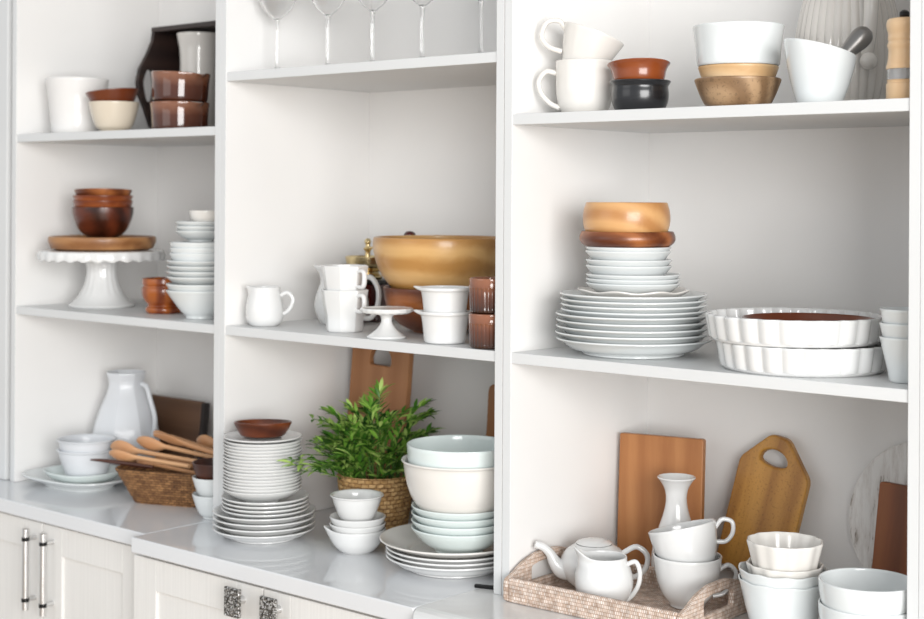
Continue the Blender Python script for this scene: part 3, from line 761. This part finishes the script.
# potted plant
t = thing('potted_plant', 'leafy green plant in a woven seagrass pot behind the small bowls', 'plant', (-.4205, .180, z))
def wv(th, r, zz, i):
    if i < 2 or i > 41: return r, zz
    s = math.sin(26 * th + (PI if (i // 2) % 2 else 0))
    return r * (1 + .022 * s), zz
prof = [(0, 0), (.060, 0)] + [(.061 + .0165 * (j / 39) ** .8, .002 + .122 * j / 39) for j in range(40)] + [(.0750, .1275), (.0715, .124), (.064, .06), (.056, .006), (0, .006)]
part('basket_pot', revolve(prof, 'basket_pot', M['seagrass'], 208, wv, 60, True), t, label='woven seagrass pot')
part('soil', revolve([(0, .096), (.063, .096), (.0635, .100), (.04, .106), (0, .108)], 'soil', M['soil'], 40), t)
def leaf(bm, p, d, up, L, w):
    d = d.normalized(); s = d.cross(up); q = p + d * L
    for e in (p, q):
        if math.hypot(e.x + .153, e.y + .163) < .099: return
    if s.length < 1e-3: s = Vector((1, 0, 0))
    s.normalize(); n = s.cross(d)
    rows = [(0, .12), (.25, .8), (.5, 1), (.75, .65), (1, .03)]
    prev = None
    for u, k in rows:
        c = p + d * L * u - n * (-.10) * L * u * (1 - u) + Vector((0, 0, -.12 * L * u * u))
        cur = [bm.verts.new(c - s * w * k + n * w * .35 * k), bm.verts.new(c), bm.verts.new(c + s * w * k + n * w * .35 * k)]
        if prev:
            bm.faces.new((prev[0], prev[1], cur[1], cur[0])); bm.faces.new((prev[1], prev[2], cur[2], cur[1]))
        prev = cur
rnd = random.Random(21)
bmL = bmesh.new(); bmS = bmesh.new()
right = dirv(CAMYAW); fwd = dirv(CAMYAW + 90)
for k in range(64):
    a = rnd.uniform(0, 2 * PI); rr = .056 * math.sqrt(rnd.random())
    base = Vector((rr * math.cos(a), rr * math.sin(a), .102))
    out = right * math.cos(a) * 1.0 + fwd * math.sin(a) * .62
    base = Vector((out.x * rr, out.y * rr, .102))
    if 9 <= k < 15:
        a = math.radians(rnd.uniform(196, 238)); out = right * math.cos(a) + fwd * math.sin(a); base = out * .05; base.z = .102
    lean = (rr / .056) * rnd.uniform(.45, 1.0) + .05
    H = rnd.uniform(.095, .185) * (1.05 - .62 * lean * lean); reach = lean * rnd.uniform(.085, .135)
    if k < 15: lean = 1; reach = rnd.uniform(.105, .145); H = rnd.uniform(.03, .085)
    p1 = base + out * reach * .25 + Vector((0, 0, H * .55)); p2 = base + out * reach * .62 + Vector((0, 0, H * .92)); p3 = base + out * reach + Vector((0, 0, H))
    if p3.y > .11: p3.y = .11
    tube_bm(bmS, [base, p1, p2, p3], [.0016, .0013, .001, .0006], seg=5, k=4)
    P = [Vector(q) for q in catmull([tuple(base), tuple(p1), tuple(p2), tuple(p3)], 6)]
    for i in range(3, len(P)):
        T = (P[min(i + 1, len(P) - 1)] - P[i - 1]).normalized()
        side = T.cross(Vector((0, 0, 1))); side = side.normalized() if side.length > .05 else Vector((1, 0, 0))
        for q in range(1 if i < 7 else 2):
            if rnd.random() < .22: continue
            sg = 1 if (i + q) % 2 else -1
            d = T * rnd.uniform(.5, .95) + side * sg * rnd.uniform(.45, .95) + Vector((rnd.uniform(-.2, .2), rnd.uniform(-.2, .2), rnd.uniform(-.2, .45)))
            leaf(bmL, P[i], d, Vector((rnd.uniform(-.4, .4), rnd.uniform(-.4, .4), 1)), rnd.uniform(.026, .044), rnd.uniform(.0032, .0050))
    leaf(bmL, P[-1], T, Vector((.1, 0, 1)), rnd.uniform(.028, .040), .0044)
part('stems', finish(bmS, 'stems', M['stem']), t)
part('foliage', finish(bmL, 'foliage', M['leaf'], 70), t)

# small white bowl stack
sx, sy = -.3500, .0560
def twolug(th, r, zz, i):
    d = (th - math.radians(180 + CAMYAW + 12) + PI) % (2 * PI) - PI
    k = max(0, min(1, (zz - .018) / .026)); g = k * k * math.exp(-(d / .35) ** 2)
    return r + .008 * g, zz + .007 * g
me = revolve(shell([(.028, 0), (.030, .002), (.034, .004), (.047, .018), (.054, .034), (.0565, .044)], .003, .006), 'bowl', M['white'], 96, twolug)
single('bowl', me, 'white bowl with pouring lip at the bottom of the small bowl stack', 'bowl', (sx, sy, z))
me = bowl_me('bowl', .0545, .043, .44, .003, .0028, M['white'], .6)
stack('bowl', 'bowl', me, sx + .002, sy, z + .0120, 2, .0130, lambda i: 'small white bowl %s in the stack in front of the plant pot' % ('second from bottom', 'third from bottom')[i])
me = bowl_me('bowl', .0490, .054, .52, .004, .003, M['white'], .45, lip=.002)
single('bowl', me, 'deep small white bowl topmost in front of the plant pot', 'bowl', (sx, sy, z + .0535))
# big plates, mint plates and mixing bowls
bx, by = -.118, .088
me = plate_me('dinner_plate', .124, .0240, .68, .003, .0035, M['white'])
stack('dinner_plate', 'plate', me, bx - .012, by, z, 3, .0082, lambda i: 'large white plate %s of three at the bottom under the wide platter' % ('lowest', 'middle', 'highest')[i], 'large plates under the mixing bowls')
me = revolve(shell([(.078, 0), (.080, .003), (.088, .010), (.112, .019), (.1345, .029)], .0035, .007), 'platter', M['ivory'], 96)
single('platter', me, 'wide ivory platter with broad rim under the pale mint plates', 'platter', (bx - .010, by - .003, z + .0262))
me = plate_me('soup_plate', .0885, .0440, .50, .004, .0032, M['mint'])
bx2, by2 = -.095, .066
stack('soup_plate', 'plate', me, bx2, by2, z + .0400, 4, .0132, lambda i: 'pale mint plate, %s of the four under the big white bowl' % ('lowest', 'second lowest', 'second highest', 'highest')[i], 'pale mint plates under the mixing bowls')
me = revolve(shell([(.044, 0), (.047, .003), (.049, .007), (.071, .025), (.091, .056), (.101, .092), (.1045, .1135), (.107, .116)], .004, .012), 'mixing_bowl', M['ivory'], 96)
single('mixing_bowl', me, 'large ivory mixing bowl on the pale mint plates', 'bowl', (bx2, by2, z + .0895))
me = revolve(shell([(.042, 0), (.045, .003), (.063, .016), (.083, .045), (.0945, .085), (.0985, .122)], .0035, .008), 'mixing_bowl', M['mint'], 96)
single('mixing_bowl', me, 'large pale mint bowl nested in the ivory mixing bowl', 'bowl', (bx2 + .001, by2, z + .1130))
single('utensil', box(-.022, .022, -.004, .004, 0, .006, 'utensil', M['blackmetal'], .0015), 'thin black utensil end lying beside big plates at the right partition', 'utensil', (.012, .016, z), (0, 0, math.radians(20)))

# ================================================================== RIGHT UNIT, top shelf
z = TOP + EPS
# two big cups, upper one tipped
d = dirv(180 + CAMYAW)
cup_body = revolve(shell([(.032, 0), (.036, .002), (.044, .014), (.0485, .036), (.0495, .062), (.0500, .092)], .0032, .006), 'body', M['ivory'], 80)
cup_handle = tube([d * .049 + Vector((0, 0, .072)), d * .066 + Vector((0, 0, .075)), d * .079 + Vector((0, 0, .058)), d * .074 + Vector((0, 0, .036)), d * .058 + Vector((0, 0, .019)), d * .043 + Vector((0, 0, .012))], [.0048, .0045, .0042, .0042, .0045, .005], 'handle', M['ivory'], seg=12)
t = thing('cup', 'big off-white cup standing upright left of the black bowl', 'cup', (.1550, .102, z))
part('body', cup_body, t); part('handle', cup_handle, t)
axis = (Vector((0, 0, 1)) * math.cos(math.radians(21)) + dirv(CAMYAW) * math.sin(math.radians(21)))
rq = Vector((0, 0, 1)).rotation_difference(axis)
t = thing('cup', 'off-white cup tipped to the right inside the upright cup', 'cup', Vector((.1550, .102, z)) + dirv(CAMYAW, -.0155) + Vector((0, 0, .0575)), rq.to_euler())
part('body', revolve(shell([(.018, 0), (.021, .002), (.029, .012), (.0375, .034), (.0465, .060), (.0550, .088)], .003, .006), 'body', M['ivory'], 80), t)
part('handle', tube([d * .048 + Vector((0, 0, .078)), d * .064 + Vector((0, 0, .088)), d * .083 + Vector((0, 0, .078)), d * .083 + Vector((0, 0, .052)), d * .066 + Vector((0, 0, .040)), d * .041 + Vector((0, 0, .040))], [.0048, .0045, .0042, .0042, .0045, .005], 'handle', M['ivory'], seg=12), t)
# black bowl and orange bowl
me = revolve(shell([(.039, 0), (.041, .003), (.047, .018), (.0485, .032), (.0475, .044), (.050, .0485), (.0515, .051)], .0038, .006), 'bowl', M['black'], 72)
single('bowl', me, 'small glossy black bowl with flared lip beside the off-white cups', 'bowl', (.2721, .100, z))
me = revolve(shell([(.030, 0), (.032, .002), (.0365, .010), (.0425, .022), (.0462, .038), (.050, .0455), (.0525, .0485)], .0036, .006), 'bowl', M['orange'], 72)
single('bowl', me, 'burnt orange bowl tilted on top of the black bowl', 'bowl', (.2715, .099, z + .0325), (math.radians(-3.4), math.radians(-4.0), 0))
# two wooden bowls under a white bowl
cx, cy = .4433, .130
me = bowl_me('bowl', .0695, .0475, .66, .003, .005, M['oak'], .5)
single('bowl', me, 'brown grained wooden bowl at the bottom under the white bowl', 'bowl', (cx - .001, cy, z))
me = bowl_me('bowl', .0645, .0570, .55, .003, .005, M['pine'], .5)
single('bowl', me, 'pale striped wooden bowl between brown bowl and white bowl', 'bowl', (cx, cy, z + .0108))
me = revolve(shell([(.0645, 0), (.066, .002), (.0668, .006), (.0685, .025), (.071, .047), (.0735, .0632)], .0035, .006), 'bowl', M['cool'], 80)
single('bowl', me, 'straight-sided white bowl on top of two wooden bowls', 'bowl', (cx, cy, z + .0713))
# mortar and pestle
R2 = dirv(CAMYAW)
def slant(th, r, zz, i):
    x = r * math.cos(math.radians(CAMYAW) - th)
    return r, zz - .255 * x * max(0, zz - .012) / .076
me = revolve(shell([(.031, 0), (.033, .003), (.035, .006), (.043, .030), (.050, .058), (.0535, .076), (.0548, .087)], .004, .014), 'mortar', M['cool'], 96, slant)
single('mortar', me, 'white mortar with slanting rim left of the pepper mill', 'mortar', (.6043, .100, z))
mc = Vector((.6043, .100, z)); head = mc + dirv(CAMYAW, .067) + Vector((0, 0, .109)); low = mc + dirv(CAMYAW, -.020) + Vector((0, 0, .021))
Lp = (head - low).length
me = revolve([(0, 0)] + catmull([(.007, 0), (.010, .004), (.0095, .012), (.0075, .03), (.0078, .055), (.0100, .080), (.0145, .102), (.0165, .116), (.0145, .128), (.008, .1345)], 6) + [(0, .136)], 'pestle', M['gunmetal'], 40)
q = Vector((0, 0, 1)).rotation_difference((head - low).normalized())
single('pestle', me, 'dark grey metal pestle leaning in the white mortar', 'pestle', low, q.to_euler())
# ribbed pitcher
t = thing('pitcher', 'tall ivory ribbed pitcher behind the mortar', 'pitcher', (.5480, .305, z))
part('body', revolve(shell([(.060, 0), (.066, .004), (.078, .03), (.086, .075), (.086, .115), (.078, .165), (.066, .21), (.056, .245), (.054, .27), (.060, .29)], .004, .01), 'body', M['pearl'], 216, lambda th, r, zz, i: (r * (1 + .035 * (abs(math.sin(18 * th)) - .5)), zz)), t)
d = dirv(-44)
part('handle', tube([d * .056 + Vector((0, 0, .268)), d * .082 + Vector((0, 0, .272)), d * .104 + Vector((0, 0, .24)), d * .108 + Vector((0, 0, .18)), d * .100 + Vector((0, 0, .12)), d * .090 + Vector((0, 0, .090))], [.010, .011, .0115, .0115, .011, .010], 'handle', M['pearl'], seg=16), t)
bm = bmesh.new(); bmesh.ops.create_uvsphere(bm, u_segments=24, v_segments=16, radius=.0145)
part('handle_scroll', finish(bm, 'handle_scroll', M['pearl']), t, tuple(d * .0975 + Vector((0, 0, .078))))
# pepper mill
t = thing('pepper_mill', 'turned beech pepper mill with clear band beside the right partition', 'pepper mill', (.7640, .050, z))
part('base', revolve([(0, 0), (.0245, 0), (.0252, .001), (.0252, .0235), (.0235, .0245), (.0235, .0275), (.0245, .0290), (0, .029)], 'base', M['mill'], 48), t)
part('window_band', revolve([(0, .0293), (.0235, .0293), (.0235, .0445), (0, .0445)], 'window_band', M['acrylic'], 48), t)
part('grinder', revolve([(0, .0292), (.012, .0292), (.016, .037), (.012, .0446), (0, .0446)], 'grinder', M['chrome'], 24), t)
part('top', revolve([(0, .0448)] + catmull([(.0250, .0448), (.0252, .049), (.0238, .054), (.0225, .064), (.0222, .072), (.0238, .080), (.0222, .0845), (.0232, .089), (.0225, .095), (.0245, .103), (.0252, .110), (.023, .1165), (.016, .1185)], 5) + [(0, .1185)], 'top', M['mill'], 48), t)
part('knob', revolve([(0, .1187), (.005, .1187), (.0075, .122), (.007, .127), (.003, .130), (0, .130)], 'knob', M['blackmetal'], 24), t)

# ================================================================== RIGHT UNIT, middle shelf
z = MID + EPS
px, py = .2430, .1250
me = plate_me('dinner_plate', .1315, .0260, .66, .0035, .003, M['cool'])
stack('dinner_plate', 'plate', me, px + .001, py, z, 5, .0106, lambda i: 'widest cool white plate, %s in the stack under the wooden bowls' % ('lowest', 'second from bottom', 'third from bottom', 'fourth from bottom', 'fifth from bottom')[i], 'widest plates of the stack on the right middle shelf', .001)
me = plate_me('dinner_plate', .1240, .0255, .66, .003, .003, M['cool'])
stack('dinner_plate', 'plate', me, px + .001, py, z + .0503, 4, .0088, lambda i: 'wide white plate, %s of four just below the wavy cream plate' % ('lowest', 'second lowest', 'second highest', 'highest')[i], 'wide plates below the wavy cream plate', .001)
me = revolve(shell([(.055, 0), (.058, .003), (.075, .012), (.0945, .0235)], .003, .006), 'side_plate', M['ivory'], 120, lambda th, r, zz, i: (r * (1 + (.03 * math.cos(8 * th) if r > .07 else 0)), zz + (.0018 * math.cos(8 * th) if r > .08 else 0)))
single('side_plate', me, 'cream plate with wavy rim in the middle of the stack', 'plate', (px, py, z + .0845), (0, 0, .3))
me = plate_me('side_plate', .0800, .0285, .5, .003, .003, M['cool'])
stack('side_plate', 'plate', me, px, py, z + .0915, 3, .0075, lambda i: 'small white plate, %s of three just above the wavy cream plate' % ('lowest', 'middle', 'highest')[i], 'small plates above the wavy cream plate')
me = bowl_me('small_bowl', .0735, .0357, .45, .003, .003, M['cool'], .45)
stack('small_bowl', 'bowl', me, px - .009, py, z + .1138, 2, .0100, lambda i: 'shallow white bowl, %s of the two in mid-stack below two thin ones' % ('lower', 'upper')[i])
me = bowl_me('small_bowl', .0730, .044, .40, .003, .003, M['cool'], .35)
stack('small_bowl', 'bowl', me, px - .010, py, z + .1306, 2, .0066, lambda i: 'white bowl, %s of the two right under the dark wooden dish' % ('lower', 'upper')[i])
me = revolve(shell([(.070, 0), (.0755, .003), (.0812, .010), (.0818, .016), (.079, .0245)], .005, .007), 'wooden_dish', M['acacia'], 96)
single('wooden_dish', me, 'dark reddish wooden dish under the honey coloured bowl on white stack', 'dish', (px - .012, py, z + .1834))
me = revolve(shell([(.058, 0), (.0615, .003), (.0705, .018), (.0745, .036), (.0738, .052), (.070, .066)], .005, .009), 'wooden_bowl', M['ltwood'], 96)
single('wooden_bowl', me, 'honey coloured wooden bowl on top of the tall white stack', 'bowl', (px - .014, py, z + .1912))
# quiche dishes
qx, qy = .560, .134
qf = lambda th, r, zz, i: (r * (1 + (.044 * (abs(math.cos(13 * th)) - .7) if zz > .0045 else 0)), zz)
me = revolve(shell([(.122, 0), (.1255, .003), (.128, .008), (.131, .025), (.1335, .0405)], .005, .007), 'quiche_dish', M['white'], 260, qf, 60)
single('quiche_dish', me, 'lower white fluted quiche dish on the right middle shelf', 'dish', (qx, qy, z))
me = revolve(shell([(.129, 0), (.1305, .002), (.1325, .008), (.1355, .024), (.1380, .0385)], .005, .007), 'quiche_dish', M['white'], 260, qf, 60)
single('quiche_dish', me, 'upper white fluted quiche dish holding a brown dish', 'dish', (qx - .013, qy - .003, z + .0440), (0, 0, .07))
me = revolve(shell([(.086, 0), (.089, .003), (.097, .014), (.103, .0255)], .004, .006), 'terracotta_dish', M['rust'], 96)
single('terracotta_dish', me, 'round brown dish sitting inside the upper quiche dish', 'dish', (qx + .004, qy + .010, z + .0512))
# white conical cups
me = revolve(shell([(.0215, 0), (.0235, .002), (.0265, .018), (.0325, .044), (.0378, .0645)], .0028, .005), 'small_bowl', M['cool'], 56)
stack('small_bowl', 'bowl', me, .7555, .0800, z, 3, .0205, lambda i: 'pale conical cup, %s of three nested beside the right partition' % ('lowest', 'middle', 'highest')[i])

# ================================================================== RIGHT UNIT, worktop
z = CT + EPS
# rattan tray
TX, TY, TA = .0845, -.028, math.radians(1.5)
t = thing('rattan_tray', 'whitewashed rattan tray with cut-out handles holding tea things', 'tray', (TX, TY, z), (0, 0, TA))
TL, TW = .352, .232
def uvbox(me):
    bm = bmesh.new(); bm.from_mesh(me); lay = bm.loops.layers.uv.verify()
    for f in bm.faces:
        n = f.normal; a = max(range(3), key=lambda k: abs(n[k]))
        for lp in f.loops:
            c = lp.vert.co; lp[lay].uv = (c.y, c.z) if a == 0 else ((c.x, c.z) if a == 1 else (c.x, c.y))
    bm.to_mesh(me); bm.free(); return me
part('base', uvbox(box(.004, TL - .004, .004, TW - .004, 0, .007, 'base', M['rattan'], .001)), t)
for y0 in (0, TW - .011):
    part('side', uvbox(box(.0112, TL - .0112, y0, y0 + .011, 0, .041, 'side', M['rattan'], .004)), t)
endo = [(0, 0), (TW, 0), (TW, .038), (TW * .93, .043), (TW * .78, .060), (TW * .62, .069), (TW * .38, .069), (TW * .22, .060), (TW * .07, .043), (0, .038)]
endh = roundpoly([(TW * .30, .022), (TW * .70, .022), (TW * .70, .048), (TW * .60, .052), (TW * .40, .052), (TW * .30, .048)], .006)
me = uvbox(board_me(roundpoly(endo, .008), [endh], .011, 'end', M['rattan'], .003))
for xx in (.0055, TL - .0055): part('end', me, t, (xx, 0, 0), (0, 0, PI / 2))
zt = z + .0075
# teapot
t = thing('teapot', 'white teapot with curved spout behind the creamer on the rattan tray', 'teapot', (.1600, .1310, zt))
part('body', revolve(shell([(.034, 0), (.037, .002), (.050, .014), (.0585, .032), (.058, .048), (.048, .064), (.036, .072), (.033, .0745)], .003, .006), 'body', M['white'], 80), t)
d = dirv(180 + CAMYAW + 6)
part('spout', tube([d * .036 + Vector((0, 0, .030)), d * .056 + Vector((0, 0, .031)), d * .068 + Vector((0, 0, .042)), d * .077 + Vector((0, 0, .058)), d * .089 + Vector((0, 0, .070)), d * .104 + Vector((0, 0, .0755))], [.020, .0165, .0118, .0085, .0072, .0066], 'spout', M['white'], seg=18), t)
d = dirv(CAMYAW - 8)
part('handle', tube([d * .050 + Vector((0, 0, .060)), d * .074 + Vector((0, 0, .072)), d * .092 + Vector((0, 0, .058)), d * .090 + Vector((0, 0, .036)), d * .072 + Vector((0, 0, .020)), d * .053 + Vector((0, 0, .018))], .0048, 'handle', M['white'], seg=12), t)
# creamer
part('lid', revolve([(0, .0752), (.031, .0752), (.0318, .0765), (.026, .0800), (.014, .0825), (0, .0832)], 'lid', M['white'], 56), bpy.data.objects['teapot'])
t = thing('creamer', 'white round creamer jug with open top at front of the rattan tray', 'jug', (.2400, .0490, zt))
part('body', revolve(shell([(.028, 0), (.031, .002), (.041, .012), (.0485, .032), (.0478, .050), (.0425, .066), (.0388, .074), (.0385, .080)], .003, .006), 'body', M['white'], 96, spoutmod(180 + CAMYAW + 4, .013, .50, .058, .080, .016)), t)
d = dirv(CAMYAW - 14)
part('handle', tube([d * .040 + Vector((0, 0, .070)), d * .053 + Vector((0, 0, .074)), d * .060 + Vector((0, 0, .058)), d * .057 + Vector((0, 0, .034)), d * .044 + Vector((0, 0, .014)), d * .034 + Vector((0, 0, .007))], .0044, 'handle', M['white'], seg=12, flat=.9), t)
# cups
cb = revolve(shell([(.026, 0), (.029, .002), (.0295, .005), (.041, .020), (.050, .042), (.0545, .064), (.0572, .084)], .003, .008), 'body', M['white'], 80)
d = dirv(CAMYAW - 4)
ch = tube([d * .052 + Vector((0, 0, .062)), d * .068 + Vector((0, 0, .070)), d * .080 + Vector((0, 0, .058)), d * .074 + Vector((0, 0, .038)), d * .058 + Vector((0, 0, .022)), d * .042 + Vector((0, 0, .018))], .0042, 'handle', M['white'], seg=12, flat=.9)
CX, CY = .3500, .1330
t = thing('cup', 'white teacup at the bottom of two stacked on the rattan tray', 'cup', (CX, CY, zt)); part('body', cb, t); part('handle', ch, t)
axis = (Vector((0, 0, 1)) - dirv(CAMYAW) * .21 + dirv(CAMYAW + 90) * .15).normalized()
ch2 = tube([d * .0535 + Vector((0, 0, .072)), d * .068 + Vector((0, 0, .083)), d * .083 + Vector((0, 0, .076)), d * .080 + Vector((0, 0, .058)), d * .066 + Vector((0, 0, .047)), d * .0515 + Vector((0, 0, .049))], .0042, 'handle', M['white'], seg=12, flat=.9)
t = thing('cup', 'white teacup tipped to the left on top of its twin', 'cup', Vector((CX, CY, zt)) + dirv(CAMYAW, .0085) - dirv(CAMYAW + 90, .004) + Vector((0, 0, .0490)), Vector((0, 0, 1)).rotation_difference(axis).to_euler())
part('body', cb, t); part('handle', ch2, t)
# vase
me = revolve(shell([(.036, 0), (.040, .003), (.044, .03), (.041, .07), (.032, .10), (.0228, .128), (.0186, .150), (.0205, .170), (.029, .186), (.0335, .191)], .003, .008), 'vase', M['white'], 72)
single('vase', me, 'slim white vase with flared rim behind the stacked teacups', 'vase', (.2480, .2560, z))
# boards behind
me = board_me(rrect(0, .162, 0, .2465, .004), [], .017, 'cutting_board', M['board1'], .002)
single('cutting_board', me, 'plain rectangular reddish brown board leaning behind the slim white vase', 'board', (.0920, .300, z + .0015), (math.radians(-3.5), 0, math.radians(14)))
W = .0705
outl = roundpoly([(-W, 0), (W, 0), (W, .195), (W * .20, .254), (-W * .28, .254), (-W, .197)], .011, 6)
hole = [(.028 * math.cos(2 * PI * j / 30) - .004, .208 + (.020 if j <= 15 else .009) * math.sin(2 * PI * j / 30)) for j in range(30)]
me = board_me(outl, [hole], .018, 'paddle_board', M['board2'], .004)
R = Matrix.Rotation(math.radians(-7), 3, 'X') @ Matrix.Rotation(math.radians(11), 3, 'Y')
single('paddle_board', me, 'golden brown board with pointed top and oval hole leaning right', 'board', (.335, .362, z + .015), R.to_euler())
t0 = .1412
me = board_me(circle2(0, t0, t0, 72), [], .016, 'round_board', M['distressed'], .003)
single('round_board', me, 'round distressed white wooden board leaning at the back right', 'board', (.6540, .385, z + .002), (math.radians(-4), 0, 0))
me = board_me(rrect(-.090, .090, 0, .210, .006), [], .016, 'cutting_board', M['board3'], .002)
R = Matrix.Rotation(math.radians(-6), 3, 'X') @ Matrix.Rotation(math.radians(2.5), 3, 'Y')
single('cutting_board', me, 'dark reddish brown board leaning on the round white board', 'board', (.6760, .318, z + .006), R.to_euler())
# fluted bowls
fx, fy = .574, .060
wavy = lambda n, a, zz0: (lambda th, r, zz, i: (r * (1 + a * math.cos(n * th) * max(0, min(1, (zz - zz0) / .05))), zz + ((.0009 * math.cos(n * th)) if zz > .09 else 0)))
me = revolve(shell([(.030, 0), (.034, .003), (.036, .006), (.047, .03), (.057, .062), (.0640, .092), (.0675, .104)], .0026, .008), 'serving_bowl', M['cool'], 128, wavy(10, .005, .03))
stack('serving_bowl', 'bowl', me, fx - .006, fy, z, 2, .0152, lambda i: ['bluish white scalloped bowl lowest in the stack beside rattan tray', 'bluish white scalloped bowl second from below beside rattan tray'][i])
me = revolve(shell([(.030, 0), (.033, .003), (.036, .008), (.043, .035), (.050, .068), (.0575, .0985)], .003, .008), 'fluted_bowl', M['ivory'], 192, flute(12, .035, .012, .05), 60)
stack('fluted_bowl', 'bowl', me, fx - .003, fy, z + .0290, 2, .0350, lambda i: ['lower ivory fluted bowl inside the scalloped bowls', 'upper ivory fluted bowl on top of the scalloped bowls'][i])
# white bowls at the right
me = revolve(shell([(.038, 0), (.041, .003), (.043, .006), (.058, .040), (.066, .068), (.0690, .086), (.0697, .099)], .0034, .010), 'serving_bowl', M['cool'], 96)
stack('serving_bowl', 'bowl', me, .7215, .030, z, 2, .0345, lambda i: ['lower plain white bowl at the lower right corner', 'upper plain white bowl at the lower right corner'][i])

# ------------------------------------------------------------------ light
w = bpy.data.worlds.new('World'); scene.world = w; w.use_nodes = True
bg = w.node_tree.nodes['Background']; bg.inputs[0].default_value = (.93, .97, 1.0, 1); bg.inputs[1].default_value = .66
def area(name, loc, target, sx, sy, power, col=(1, 1, 1)):
    l = bpy.data.lights.new(name, 'AREA'); l.shape = 'RECTANGLE'; l.size = sx; l.size_y = sy; l.energy = power; l.color = col
    o = bpy.data.objects.new(name, l); C.objects.link(o); o.location = loc
    o.rotation_euler = (Vector(target) - Vector(loc)).to_track_quat('-Z', 'Y').to_euler()
area('window_light', (5.0, -3.5, 1.95), (-.2, .2, 1.35), 3.6, 2.8, 395, (1, .995, .982))
area('fill_light', (-1.2, -3.4, 2.2), (-.6, .2, 1.2), 2.2, 1.6, 12, (1, .99, .98))  # weak fill added from the front, no actual lamp of the room

# ------------------------------------------------------------------ camera
cam = bpy.data.cameras.new('Camera'); co = bpy.data.objects.new('Camera', cam); C.objects.link(co)
cam.sensor_fit = 'HORIZONTAL'; cam.sensor_width = 36; cam.lens = 1500.68 * 36 / 924
cam.shift_x = .5 / 924; cam.shift_y = -(309.5 - 196.17) / 924
yaw, roll = math.radians(41.0604), math.radians(.315)
f = Vector((-math.sin(yaw), math.cos(yaw), 0)); r0 = Vector((math.cos(yaw), math.sin(yaw), 0)); u0 = Vector((0, 0, 1))
rt = r0 * math.cos(roll) + u0 * math.sin(roll); up = -r0 * math.sin(roll) + u0 * math.cos(roll)
co.matrix_world = Matrix(((rt.x, up.x, -f.x, 1.7048), (rt.y, up.y, -f.y, -2.0), (rt.z, up.z, -f.z, 1.5882), (0, 0, 0, 1)))
cam.clip_start = .05
cam.dof.use_dof = True; cam.dof.focus_distance = 2.42; cam.dof.aperture_fstop = 5.0
scene.camera = co
scene.view_settings.view_transform = 'Standard'
scene.view_settings.look = 'None'
scene.view_settings.exposure = 0.05
scene.cycles.use_denoising = True
scene.cycles.max_bounces = 10
